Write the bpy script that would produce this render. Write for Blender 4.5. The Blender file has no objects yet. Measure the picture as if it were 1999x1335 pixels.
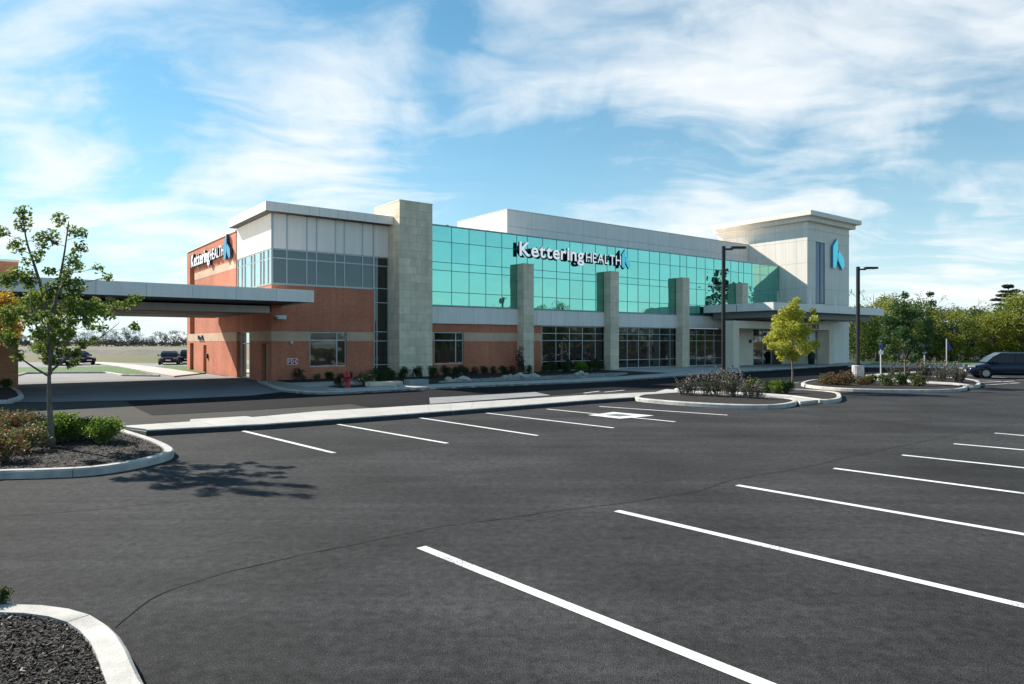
import bpy, bmesh, math, random
from mathutils import Vector, Matrix, noise as mnoise
R=math.radians
random.seed(7)
S=bpy.context.scene
COL=S.collection
# ------------------------------------------------------------------ camera, world, sun, exposure
CAMH=2.4
cam=bpy.data.objects.new('camera',bpy.data.cameras.new('camera'));COL.objects.link(cam)
cam.location=(0,0,CAMH);cam.rotation_euler=(R(90),0,0)
cam.data.lens=24.04;cam.data.sensor_width=36;cam.data.clip_end=9000;cam.data.clip_start=.1
S.camera=cam
S.view_settings.view_transform='Standard';S.view_settings.look='None';S.view_settings.gamma=1
S.view_settings.use_curve_mapping=False
S.view_settings.exposure=1.05
SUN_EL=R(34);SUN_DIR=Vector((-.853,.522,0)).normalized()   # horizontal direction towards the sun
sun=bpy.data.objects.new('sun',bpy.data.lights.new('sun','SUN'));COL.objects.link(sun)
sun.data.energy=4.4;sun.data.angle=R(.6);sun.data.color=(1,.93,.82)
to=Vector((SUN_DIR.x*math.cos(SUN_EL),SUN_DIR.y*math.cos(SUN_EL),math.sin(SUN_EL)))
sun.rotation_euler=to.to_track_quat('Z','Y').to_euler()
FPX=1335.;CX=999.5;HY=668.
W=bpy.data.worlds.new('World');S.world=W;W.use_nodes=True
def world():
    nt=W.node_tree;N=nt.nodes;L=nt.links;N.clear()
    out=N.new('ShaderNodeOutputWorld');bg=N.new('ShaderNodeBackground');L.new(bg.outputs[0],out.inputs[0])
    bg.inputs[1].default_value=.12
    sky=N.new('ShaderNodeTexSky');sky.sky_type='NISHITA';sky.sun_disc=False
    sky.sun_elevation=SUN_EL;sky.sun_rotation=math.atan2(SUN_DIR.x,SUN_DIR.y)
    sky.air_density=1.0;sky.dust_density=.15;sky.ozone_density=1.5
    def val(op,a,b=None,clamp=False):
        n=N.new('ShaderNodeMath');n.operation=op;n.use_clamp=clamp
        for i,x in enumerate((a,b)):
            if x is None: continue
            if isinstance(x,(int,float)): n.inputs[i].default_value=x
            else: L.new(x,n.inputs[i])
        return n.outputs[0]
    def vec(op,a,b=None,out=0):
        n=N.new('ShaderNodeVectorMath');n.operation=op
        for i,x in enumerate((a,b)):
            if x is None: continue
            if isinstance(x,tuple): n.inputs[i].default_value=x
            else: L.new(x,n.inputs[i])
        return n.outputs[out]
    def scl(a,s):
        n=N.new('ShaderNodeVectorMath');n.operation='SCALE';L.new(a,n.inputs[0])
        if isinstance(s,(int,float)): n.inputs['Scale'].default_value=s
        else: L.new(s,n.inputs['Scale'])
        return n.outputs[0]
    def noise(v,s,d,r,dist=0,col=False):
        n=N.new('ShaderNodeTexNoise');L.new(v,n.inputs['Vector']);n.inputs['Scale'].default_value=s
        n.inputs['Detail'].default_value=d;n.inputs['Roughness'].default_value=r;n.inputs['Distortion'].default_value=dist
        return n.outputs[1 if col else 0]
    tc=N.new('ShaderNodeTexCoord');D=tc.outputs['Generated']
    sep=N.new('ShaderNodeSeparateXYZ');L.new(D,sep.inputs[0])
    zz=val('MAXIMUM',sep.outputs[2],0.0)
    inv=val('DIVIDE',1.0,val('ADD',zz,.16))
    cb=N.new('ShaderNodeCombineXYZ');L.new(sep.outputs[0],cb.inputs[0]);L.new(sep.outputs[1],cb.inputs[1])
    P=scl(cb.outputs[0],inv)
    warp=scl(vec('SUBTRACT',noise(P,1.1,3,.5,0,True),(.5,.5,.5)),.9)
    P2=vec('ADD',P,warp)
    # streaky stretch along one wind direction
    mp=N.new('ShaderNodeMapping');L.new(P2,mp.inputs[0]);mp.inputs['Rotation'].default_value=(0,0,R(-28));mp.inputs['Scale'].default_value=(.75,1.5,1)
    n1=noise(mp.outputs[0],1.25,7,.52,.3)
    n2=noise(mp.outputs[0],4.2,7,.55,.2)
    # direction perturbed for the big masses
    Dw=vec('ADD',D,scl(vec('SUBTRACT',noise(D,4.5,6,.6,.3,True),(.5,.5,.5)),.34))
    lob=[(450,40,.22,.20),(620,110,.22,.20),(480,250,.14,.30),(700,290,.18,.08),(60,250,.11,.42),(120,90,.12,.26),(250,60,.12,.22),(130,380,.2,.26),(160,470,.24,.5),(330,520,.22,.40),(560,330,.15,.2),
         (960,130,.14,.30),(1150,170,.20,.16),(1350,180,.18,.34),(1550,190,.22,.40),(1780,150,.24,.34),(1950,60,.25,.26),(1480,60,.26,.16),
         (980,330,.15,.22),(1150,350,.18,.3),(1800,480,.20,.5),(1900,180,.16,.25),(1700,250,.16,.22),(1980,500,.2,.5),(1620,410,.05,.3),(1380,410,.10,.3),(1700,580,.3,.5),(800,470,.25,.34),(620,560,.2,.3),(1250,440,.18,.25),(480,600,.2,.4),
         (190,170,.08,-.35),(260,300,.10,-.30),(860,20,.06,-.40),(720,30,.05,-.1),(1060,270,.10,-.62),(830,230,.09,-.40),(330,300,.10,-.35),(950,400,.10,-.30),(1240,330,.08,-.30),(1280,30,.06,-.16),(420,180,.06,-.2),
         (1900,310,.14,-.48),(1640,360,.13,-.36),(1380,330,.09,-.25),(700,400,.12,-.16),(520,180,.05,-.15),(1750,400,.09,-.22),(1960,370,.08,-.3)]
    acc=None
    for (x,y,r,w) in lob:
        d=Vector(((x-CX)/FPX,1,(HY-y)/FPX)).normalized()
        nd=vec('NORMALIZE',Dw)
        dt=vec('DOT_PRODUCT',nd,tuple(d),1)
        e=val('EXPONENT',val('MULTIPLY',val('SUBTRACT',dt,1.0),2/(r*r)*1.3))
        t=val('MULTIPLY',e,w*.39 if w>0 else w*.78)
        acc=t if acc is None else val('ADD',acc,t)
    dens=val('ADD',val('ADD',val('MULTIPLY',n1,1.15),val('MULTIPLY',n2,.62)),acc)
    mr=N.new('ShaderNodeMapRange');mr.interpolation_type='SMOOTHSTEP';L.new(dens,mr.inputs[0])
    mr.inputs[1].default_value=.70;mr.inputs[2].default_value=1.50
    mask=val('MULTIPLY',val('POWER',mr.outputs[0],1.05),.9,True)
    # a milky veil near the horizon
    hz=val('EXPONENT',val('MULTIPLY',zz,-5.5))
    mask=val('MAXIMUM',mask,val('MULTIPLY',hz,.97))
    # cloud tone: thick parts warmer and brighter, thin parts greyish blue
    mr2=N.new('ShaderNodeMapRange');L.new(dens,mr2.inputs[0]);mr2.inputs[1].default_value=.8;mr2.inputs[2].default_value=1.7
    mix=N.new('ShaderNodeMix');mix.data_type='RGBA';L.new(mr2.outputs[0],mix.inputs[0])
    mix.inputs[6].default_value=(2.9,3.55,3.95,1);mix.inputs[7].default_value=(4.7,4.6,4.5,1)
    tint=N.new('ShaderNodeMix');tint.data_type='RGBA';tint.blend_type='MULTIPLY';tint.inputs[0].default_value=1
    L.new(sky.outputs[0],tint.inputs[6]);tint.inputs[7].default_value=(.25,.535,.565,1)
    fin=N.new('ShaderNodeMix');fin.data_type='RGBA';L.new(mask,fin.inputs[0]);L.new(tint.outputs[2],fin.inputs[6]);L.new(mix.outputs[2],fin.inputs[7])
    L.new(fin.outputs[2],bg.inputs[0])
world()

# ------------------------------------------------------------------ placement helpers
U=Vector((.7943,.6075,0));V=Vector((-.6075,.7943,0))
C0=Vector(((530-CX)/FPX*40.6,40.6,0));ANG=math.atan2(U.y,U.x)
def gp(x,y,z=0.):           # where a line of sight meets a level surface
    d=FPX*(CAMH-z)/(y-HY);return Vector(((x-CX)/FPX*d,d,z))
def w2b(p): q=Vector((p.x,p.y,0))-C0;return (q.dot(U),q.dot(V))
def b2w(u,v,z=0): q=C0+U*u+V*v;return Vector((q.x,q.y,z))
def onv(x,v0):
    k=(x-CX)/FPX;Y=(v0+C0.dot(V))/(k*V.x+V.y);return w2b(Vector((k*Y,Y,0)))[0]
def onu(x,u0):
    k=(x-CX)/FPX;Y=(u0+C0.dot(U))/(k*U.x+U.y);return w2b(Vector((k*Y,Y,0)))[1]

# ------------------------------------------------------------------ materials
def mat(name,col,rough=.7,metal=0,var=None,bump=None,rnd=0,spec=.5,col2=None,trans=0,coord='Object'):
    m=bpy.data.materials.new(name);m.use_nodes=True;nt=m.node_tree;N=nt.nodes;L=nt.links
    b=N['Principled BSDF'];b.inputs['Base Color'].default_value=(*col,1);b.inputs['Roughness'].default_value=rough
    b.inputs['Metallic'].default_value=metal;b.inputs['Specular IOR Level'].default_value=spec
    tc=N.new('ShaderNodeTexCoord');vecs=tc.outputs[coord]
    out=None
    if var:
        sc,amt=var[0],var[1]
        n=N.new('ShaderNodeTexNoise');L.new(vecs,n.inputs['Vector']);n.inputs['Scale'].default_value=sc;n.inputs['Detail'].default_value=6;n.inputs['Roughness'].default_value=.6
        mr=N.new('ShaderNodeMapRange');L.new(n.outputs[0],mr.inputs[0]);mr.inputs[1].default_value=.3;mr.inputs[2].default_value=.7
        mx=N.new('ShaderNodeMix');mx.data_type='RGBA';L.new(mr.outputs[0],mx.inputs[0])
        c2=col2 or tuple(c*(1-amt) for c in col);c1=col if col2 else tuple(min(1,c*(1+amt)) for c in col)
        mx.inputs[6].default_value=(*c1,1);mx.inputs[7].default_value=(*c2,1);out=mx.outputs[2]
    if rnd:
        oi=N.new('ShaderNodeObjectInfo');mr=N.new('ShaderNodeMapRange');L.new(oi.outputs['Random'],mr.inputs[0])
        mr.inputs[3].default_value=1-rnd;mr.inputs[4].default_value=1+rnd
        h=N.new('ShaderNodeHueSaturation');L.new(mr.outputs[0],h.inputs['Value'])
        if out: L.new(out,h.inputs['Color'])
        else: h.inputs['Color'].default_value=(*col,1)
        out=h.outputs[0]
    if out: L.new(out,b.inputs['Base Color'])
    if bump:
        n=N.new('ShaderNodeTexNoise');L.new(vecs,n.inputs['Vector']);n.inputs['Scale'].default_value=bump[0];n.inputs['Detail'].default_value=5
        bp=N.new('ShaderNodeBump');bp.inputs['Strength'].default_value=bump[1];bp.inputs['Distance'].default_value=bump[2] if len(bump)>2 else .02
        L.new(n.outputs[0],bp.inputs['Height']);L.new(bp.outputs[0],b.inputs['Normal'])
    if trans:
        tr=N.new('ShaderNodeBsdfTranslucent');ms=N.new('ShaderNodeMixShader');ms.inputs[0].default_value=trans
        if out: L.new(out,tr.inputs[0])
        else: tr.inputs[0].default_value=(*col,1)
        L.new(b.outputs[0],ms.inputs[1]);L.new(tr.outputs[0],ms.inputs[2]);L.new(ms.outputs[0],N['Material Output'].inputs[0])
    return m
M={}
def asphalt(name,base,lo,patch=.25,speck=.5):
    m=bpy.data.materials.new(name);m.use_nodes=True;nt=m.node_tree;N=nt.nodes;L=nt.links;b=N['Principled BSDF']
    b.inputs['Roughness'].default_value=.95;b.inputs['Specular IOR Level'].default_value=.12
    tc=N.new('ShaderNodeTexCoord');g=N.new('ShaderNodeNewGeometry').outputs['Position']
    def nz(s,d,r,vec=g):
        n=N.new('ShaderNodeTexNoise');L.new(vec,n.inputs['Vector']);n.inputs['Scale'].default_value=s;n.inputs['Detail'].default_value=d;n.inputs['Roughness'].default_value=r;return n.outputs[0]
    def rng(x,a,c,lo_,hi):
        mr=N.new('ShaderNodeMapRange');L.new(x,mr.inputs[0]);mr.inputs[1].default_value=a;mr.inputs[2].default_value=c;mr.inputs[3].default_value=lo_;mr.inputs[4].default_value=hi;return mr.outputs[0]
    def mul(a,c):
        n=N.new('ShaderNodeMath');n.operation='MULTIPLY';L.new(a,n.inputs[0]);L.new(c,n.inputs[1]);return n.outputs[0]
    mp=N.new('ShaderNodeMapping');L.new(g,mp.inputs[0]);mp.inputs['Rotation'].default_value=(0,0,-ANG);mp.inputs['Scale'].default_value=(.12,.9,1)
    big=rng(nz(.28,5,.6),.3,.7,1-patch,1+patch);lane=rng(nz(1.0,4,.6,mp.outputs[0]),.3,.7,1-patch*.5,1+patch*.5)
    fine=rng(nz(9,5,.8),.32,.68,1-speck*.45,1+speck*.45);f2=rng(nz(95,2,.7),.32,.68,1-speck,1+speck)
    # pale aggregate
    vo=N.new('ShaderNodeTexVoronoi');L.new(g,vo.inputs['Vector']);vo.inputs['Scale'].default_value=24
    st=rng(vo.outputs['Distance'],.06,.16,3.0,1.0)
    sepc=N.new('ShaderNodeSeparateColor');L.new(vo.outputs['Color'],sepc.inputs[0]);sel=rng(sepc.outputs[0],.86,.9,0,1)
    mxs=N.new('ShaderNodeMix');mxs.data_type='FLOAT';L.new(sel,mxs.inputs[0]);mxs.inputs[2].default_value=1;L.new(st,mxs.inputs[3])
    spots=rng(nz(1.7,3,.5),.66,.74,1,.72)
    mp2=N.new('ShaderNodeMapping');L.new(g,mp2.inputs[0]);mp2.inputs['Rotation'].default_value=(0,0,-ANG-.05);mp2.inputs['Scale'].default_value=(.05,2.2,1)
    tyre=rng(nz(1.3,3,.6,mp2.outputs[0]),.35,.65,.90,1.08)
    t=mul(mul(mul(mul(mul(mul(big,lane),fine),f2),mxs.outputs[0]),spots),tyre)
    c=N.new('ShaderNodeVectorMath');c.operation='SCALE';c.inputs[0].default_value=base;L.new(t,c.inputs['Scale']);L.new(c.outputs[0],b.inputs['Base Color'])
    bp=N.new('ShaderNodeBump');bp.inputs['Strength'].default_value=.55;bp.inputs['Distance'].default_value=.012;L.new(nz(60,3,.7),bp.inputs['Height']);L.new(bp.outputs[0],b.inputs['Normal'])
    return m
M['asphalt']=asphalt('asphalt',(.0400,.0402,.0415),0,.36,.95)
M['oldasphalt']=asphalt('weathered_asphalt',(.27,.27,.27),0,.12,.15)
M['pad']=asphalt('concrete_paving',(.22,.22,.225),0,.12,.12)
M['seam']=mat('tar_seam',(.030,.029,.028),.95,spec=.1)
M['conc']=mat('sidewalk_concrete',(.42,.40,.375),.85,var=(.9,.09),bump=(60,.25,.01),rnd=.045,coord='Object')
M['kerb']=mat('kerb_concrete',(.46,.44,.41),.85,var=(2.6,.26),bump=(45,.5,.012),rnd=.07)
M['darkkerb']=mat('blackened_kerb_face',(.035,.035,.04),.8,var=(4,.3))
def mulchmat():
    m=mat('mulch',(.020,.015,.012),.95,var=(38,.75),bump=(34,1.0,.06));return m
M['mulch']=mulchmat()
M['chip']=mat('mulch_chip',(.020,.015,.013),.8,rnd=0,var=(9,.8))
M['chip2']=mat('mulch_chip_pale',(.19,.16,.13),.7)
M['grass']=mat('lawn',(.060,.135,.020),.9,var=(.8,.3),bump=(30,.8,.05))
M['field']=mat('dry_field',(.15,.11,.04),.95,var=(.035,.0),col2=(.075,.095,.022),bump=(3,.8,.2))
M['reed']=mat('dry_reeds',(.17,.15,.12),.95,var=(.4,.0),col2=(.10,.095,.07))
M['paint']=mat('white_road_paint',(.70,.70,.68),.8,var=(5,.12))
def wear(m):
    nt=m.node_tree;N=nt.nodes;L=nt.links;b=N['Principled BSDF'];src=b.inputs['Base Color'].links[0].from_socket
    g_=N.new('ShaderNodeNewGeometry');a=N.new('ShaderNodeTexNoise');L.new(g_.outputs['Position'],a.inputs['Vector']);a.inputs['Scale'].default_value=48;a.inputs['Detail'].default_value=4;a.inputs['Roughness'].default_value=.75
    c=N.new('ShaderNodeTexNoise');L.new(g_.outputs['Position'],c.inputs['Vector']);c.inputs['Scale'].default_value=.9;c.inputs['Detail'].default_value=3
    s_=N.new('ShaderNodeMath');s_.operation='MULTIPLY_ADD';L.new(c.outputs[0],s_.inputs[0]);s_.inputs[1].default_value=.55;L.new(a.outputs[0],s_.inputs[2])
    mr=N.new('ShaderNodeMapRange');L.new(s_.outputs[0],mr.inputs[0]);mr.inputs[1].default_value=.86;mr.inputs[2].default_value=.96
    mx=N.new('ShaderNodeMix');mx.data_type='RGBA';L.new(mr.outputs[0],mx.inputs[0]);L.new(src,mx.inputs[6]);mx.inputs[7].default_value=(.10,.10,.10,1);L.new(mx.outputs[2],b.inputs['Base Color'])
wear(M['paint'])
M['paint_worn']=mat('worn_road_paint',(.50,.50,.50),.8,var=(3,.35))
M['paint_blue']=mat('faded_blue_paint',(.13,.14,.15),.8,var=(7,.25))
def brickmat(name,c1,c2,mortar,bw=.20,bh=.068):
    m=bpy.data.materials.new(name);m.use_nodes=True;nt=m.node_tree;N=nt.nodes;L=nt.links;b=N['Principled BSDF'];b.inputs['Roughness'].default_value=.85
    b.inputs['Specular IOR Level'].default_value=.25
    tc=N.new('ShaderNodeTexCoord');s=N.new('ShaderNodeSeparateXYZ');L.new(tc.outputs['Object'],s.inputs[0])
    a=N.new('ShaderNodeMath');L.new(s.outputs[0],a.inputs[0]);L.new(s.outputs[1],a.inputs[1])
    c=N.new('ShaderNodeCombineXYZ');L.new(a.outputs[0],c.inputs[0]);L.new(s.outputs[2],c.inputs[1])
    br=N.new('ShaderNodeTexBrick');L.new(c.outputs[0],br.inputs['Vector']);br.inputs['Scale'].default_value=1
    br.inputs['Brick Width'].default_value=bw;br.inputs['Row Height'].default_value=bh;br.inputs['Mortar Size'].default_value=.005;br.inputs['Bias'].default_value=0
    br.inputs['Color1'].default_value=(*c1,1);br.inputs['Color2'].default_value=(*c2,1);br.inputs['Mortar'].default_value=(*mortar,1)
    n=N.new('ShaderNodeTexNoise');L.new(tc.outputs['Object'],n.inputs['Vector']);n.inputs['Scale'].default_value=.55;n.inputs['Detail'].default_value=5
    mr=N.new('ShaderNodeMapRange');L.new(n.outputs[0],mr.inputs[0]);mr.inputs[1].default_value=.3;mr.inputs[2].default_value=.7;mr.inputs[3].default_value=.87;mr.inputs[4].default_value=1.12
    h=N.new('ShaderNodeHueSaturation');L.new(mr.outputs[0],h.inputs['Value']);L.new(br.outputs[0],h.inputs['Color']);L.new(h.outputs[0],b.inputs['Base Color'])
    bp=N.new('ShaderNodeBump');bp.inputs['Strength'].default_value=.5;bp.inputs['Distance'].default_value=.008;bp.invert=True;L.new(br.outputs['Fac'],bp.inputs['Height']);L.new(bp.outputs[0],b.inputs['Normal'])
    return m
M['brick']=brickmat('red_brick',(.66,.215,.12),(.56,.165,.095),(.55,.31,.21))
M['sand']=brickmat('sand_brick',(.70,.48,.34),(.63,.42,.29),(.62,.46,.34))
M['orangebrick']=brickmat('orange_brick',(.58,.23,.11),(.42,.14,.07),(.45,.32,.22),.2,.068)
M['stone']=mat('limestone',(.80,.68,.51),.85,var=(2.2,.10),bump=(26,.5,.012),rnd=.085)
def streaks(m,amt=.14):
    nt=m.node_tree;N=nt.nodes;L=nt.links;b=N['Principled BSDF'];src=b.inputs['Base Color'].links[0].from_socket
    g_=N.new('ShaderNodeNewGeometry');mp=N.new('ShaderNodeMapping');L.new(g_.outputs['Position'],mp.inputs[0]);mp.inputs['Scale'].default_value=(2.2,2.2,.16)
    a=N.new('ShaderNodeTexNoise');L.new(mp.outputs[0],a.inputs['Vector']);a.inputs['Scale'].default_value=1.4;a.inputs['Detail'].default_value=7;a.inputs['Roughness'].default_value=.65
    mr=N.new('ShaderNodeMapRange');L.new(a.outputs[0],mr.inputs[0]);mr.inputs[1].default_value=.35;mr.inputs[2].default_value=.68;mr.inputs[3].default_value=1.03;mr.inputs[4].default_value=1-amt
    h=N.new('ShaderNodeHueSaturation');L.new(mr.outputs[0],h.inputs['Value']);L.new(src,h.inputs['Color']);L.new(h.outputs[0],b.inputs['Base Color'])
streaks(M['stone'],.17)
M['joint']=mat('stone_joint',(.30,.28,.24),.9)
M['panel']=mat('grey_metal_panel',(.88,.82,.76),.5,.0,var=(.6,.03),rnd=.02)
M['panelwarm']=mat('cream_render_panel',(.86,.79,.70),.7,0,var=(.5,.04),rnd=.015)
streaks(M['panel'],.07);streaks(M['panelwarm'],.09);streaks(M['brick'],.13)
M['gap']=mat('panel_gap',(.16,.16,.165),.8)
M['mull']=mat('aluminium_mullion',(.44,.46,.47),.4,.5)
M['mullteal']=mat('dark_teal_mullion',(.14,.33,.32),.4,.3)
M['white']=mat('white_frame',(.75,.75,.74),.5)
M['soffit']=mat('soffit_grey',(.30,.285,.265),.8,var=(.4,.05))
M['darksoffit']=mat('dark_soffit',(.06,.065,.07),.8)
M['beige']=mat('beige_render',(.80,.68,.53),.8,var=(.7,.07))
M['roof']=mat('roof_membrane',(.45,.45,.45),.8)
def glassmat(name,tint,mirror,dark,rough=.015,rnd=.06,wave=.012):
    m=bpy.data.materials.new(name);m.use_nodes=True;nt=m.node_tree;N=nt.nodes;L=nt.links;N.remove(N['Principled BSDF'])
    g=N.new('ShaderNodeBsdfGlossy');g.inputs['Roughness'].default_value=rough
    d=N.new('ShaderNodeBsdfPrincipled');d.inputs['Base Color'].default_value=(*dark,1);d.inputs['Roughness'].default_value=.02
    oi=N.new('ShaderNodeObjectInfo');mr=N.new('ShaderNodeMapRange');L.new(oi.outputs['Random'],mr.inputs[0]);mr.inputs[3].default_value=1-rnd;mr.inputs[4].default_value=1+rnd*.5
    h=N.new('ShaderNodeHueSaturation');h.inputs['Color'].default_value=(*tint,1);L.new(mr.outputs[0],h.inputs['Value']);L.new(h.outputs[0],g.inputs[0])
    fr=N.new('ShaderNodeFresnel');fr.inputs[0].default_value=1.5
    a=N.new('ShaderNodeMath');a.operation='ADD';a.use_clamp=True;L.new(fr.outputs[0],a.inputs[0]);a.inputs[1].default_value=mirror
    tc=N.new('ShaderNodeTexCoord');n=N.new('ShaderNodeTexNoise');L.new(tc.outputs['Object'],n.inputs['Vector']);n.inputs['Scale'].default_value=.9;n.inputs['Detail'].default_value=1
    ad=N.new('ShaderNodeMath');L.new(n.outputs[0],ad.inputs[0]);mm=N.new('ShaderNodeMath');mm.operation='MULTIPLY';L.new(oi.outputs['Random'],mm.inputs[0]);mm.inputs[1].default_value=0;L.new(mm.outputs[0],ad.inputs[1])
    bp=N.new('ShaderNodeBump');bp.inputs['Strength'].default_value=1;bp.inputs['Distance'].default_value=wave;L.new(ad.outputs[0],bp.inputs['Height']);L.new(bp.outputs[0],g.inputs['Normal'])
    ms=N.new('ShaderNodeMixShader');L.new(a.outputs[0],ms.inputs[0]);L.new(d.outputs[0],ms.inputs[1]);L.new(g.outputs[0],ms.inputs[2])
    L.new(ms.outputs[0],N['Material Output'].inputs[0]);return m
M['teal']=glassmat('teal_mirror_glass',(.31,.70,.60),.86,(.01,.10,.08))
M['greyglass']=glassmat('grey_tinted_glass',(.45,.52,.56),.06,(.045,.052,.056))
M['darkglass']=glassmat('dark_glass',(.9,.88,.85),.02,(.006,.009,.009),.01,.05,.03)
M['sideglass']=glassmat('pale_reflective_glass',(1.0,.95,.90),.75,(.08,.09,.09))
M['blueglass']=glassmat('navy_glass',(.35,.45,.75),.03,(.010,.018,.05))
M['black']=mat('dark_bronze_metal',(.028,.026,.026),.45,.3)
M['navy']=mat('navy_return',(.010,.022,.055),.4)
M['signwhite']=mat('white_sign_face',(.88,.88,.90),.4)
M['glowwhite']=mat('added_glow_letter',(.9,.9,.92),.4)
_b=M['glowwhite'].node_tree.nodes['Principled BSDF'];_b.inputs['Emission Color'].default_value=(1,1,1,1);_b.inputs['Emission Strength'].default_value=.22  # weak glow added so the shaded letter faces look white
M['cyan']=mat('cyan_sign_face',(.07,.52,.66),.4)
M['glowcyan']=mat('added_glow_cyan',(.08,.60,.74),.4)
_b=M['glowcyan'].node_tree.nodes['Principled BSDF'];_b.inputs['Emission Color'].default_value=(.12,.75,.95,1);_b.inputs['Emission Strength'].default_value=.18  # weak glow added to brighten the shaded emblem faces
M['cyand']=mat('blue_sign_face',(.06,.30,.50),.4)
M['red']=mat('fire_red_paint',(.42,.022,.02),.4)
M['door']=mat('tan_steel_door',(.46,.36,.25),.5)
M['bronze']=mat('brown_reveal',(.16,.07,.045),.8)
M['rock']=mat('pale_landscape_rock',(.42,.41,.36),.9,var=(5,.25),bump=(9,.6,.05),rnd=.2)
M['gravel']=mat('river_gravel',(.33,.33,.29),.9,var=(14,.4),bump=(18,.9,.04))
M['bark']=mat('tree_bark',(.16,.13,.105),.9,var=(9,.3),bump=(40,.6,.01))
M['barkdark']=mat('dark_bark',(.07,.057,.048),.9,var=(6,.3))
def leaf(name,c1,c2,tr=.4,sc=1.2): return mat(name,c1,.55,0,var=(sc,0),col2=c2,trans=tr,spec=.3)
M['lf_near']=leaf('maple_leaf',(.095,.17,.03),(.19,.23,.045),.55,2.0)
M['lf_yellow']=leaf('yellow_leaf',(.66,.60,.09),(.26,.33,.05),.5,5.5)
M['lf_green']=leaf('green_leaf',(.045,.11,.035),(.09,.15,.045),.35,1.6)
M['lf_olive']=leaf('olive_leaf',(.13,.21,.035),(.05,.085,.018),.45,.35)
M['lf_gold']=leaf('golden_leaf',(.36,.36,.05),(.11,.16,.025),.45,.4)
M['lf_dark']=leaf('dark_leaf',(.035,.05,.018),(.06,.08,.025),.25,.4)
M['lf_pine']=leaf('pine_needles',(.022,.04,.022),(.035,.055,.028),.15,.6)
M['lf_orange']=leaf('orange_leaf',(.55,.27,.04),(.40,.36,.05),.45,2.2)
M['lf_shrub']=leaf('shrub_leaf',(.22,.32,.03),(.09,.17,.02),.4,5)
M['lf_rose']=leaf('rose_leaf',(.085,.135,.03),(.20,.13,.05),.35,5)
M['lf_burg']=leaf('burgundy_leaf',(.065,.022,.022),(.045,.035,.025),.3,5)
M['lf_rust']=leaf('rust_leaf',(.24,.075,.04),(.13,.11,.04),.3,4)
M['lf_grey']=leaf('seedhead_leaf',(.26,.22,.18),(.055,.045,.04),.3,9)
M['lf_bed']=leaf('bed_shrub_leaf',(.045,.085,.022),(.03,.055,.018),.3,3)
M['petal']=mat('rose_petal',(.68,.10,.09),.6);M['petalpink']=mat('pink_petal',(.75,.45,.47),.6)
M['twig']=mat('bare_twigs',(.12,.105,.095),.9)
M['carblue']=mat('navy_car_paint',(.012,.022,.050),.22,.3);M['carblack']=mat('black_car_paint',(.010,.011,.013),.2,.3);M['cardark']=mat('charcoal_car_paint',(.03,.033,.037),.25,.4)
M['carglass']=mat('car_glass',(.012,.016,.02),.05);M['tyre']=mat('tyre_rubber',(.012,.012,.012),.9);M['rim']=mat('alloy_rim',(.35,.36,.37),.35,.8)
M['chrome']=mat('bright_trim',(.75,.76,.78),.2,.9);M['lens']=mat('lamp_lens',(.30,.32,.34),.15);M['taillight']=mat('red_lens',(.3,.01,.01),.3)
M['signblue']=mat('blue_sign_plate',(.04,.07,.30),.5);M['post']=mat('galvanised_post',(.62,.62,.65),.5,.2)
M['bin']=mat('dark_green_bin',(.012,.035,.026),.5);M['lampglow']=mat('fixture_lens',(.75,.74,.70),.4)

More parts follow.
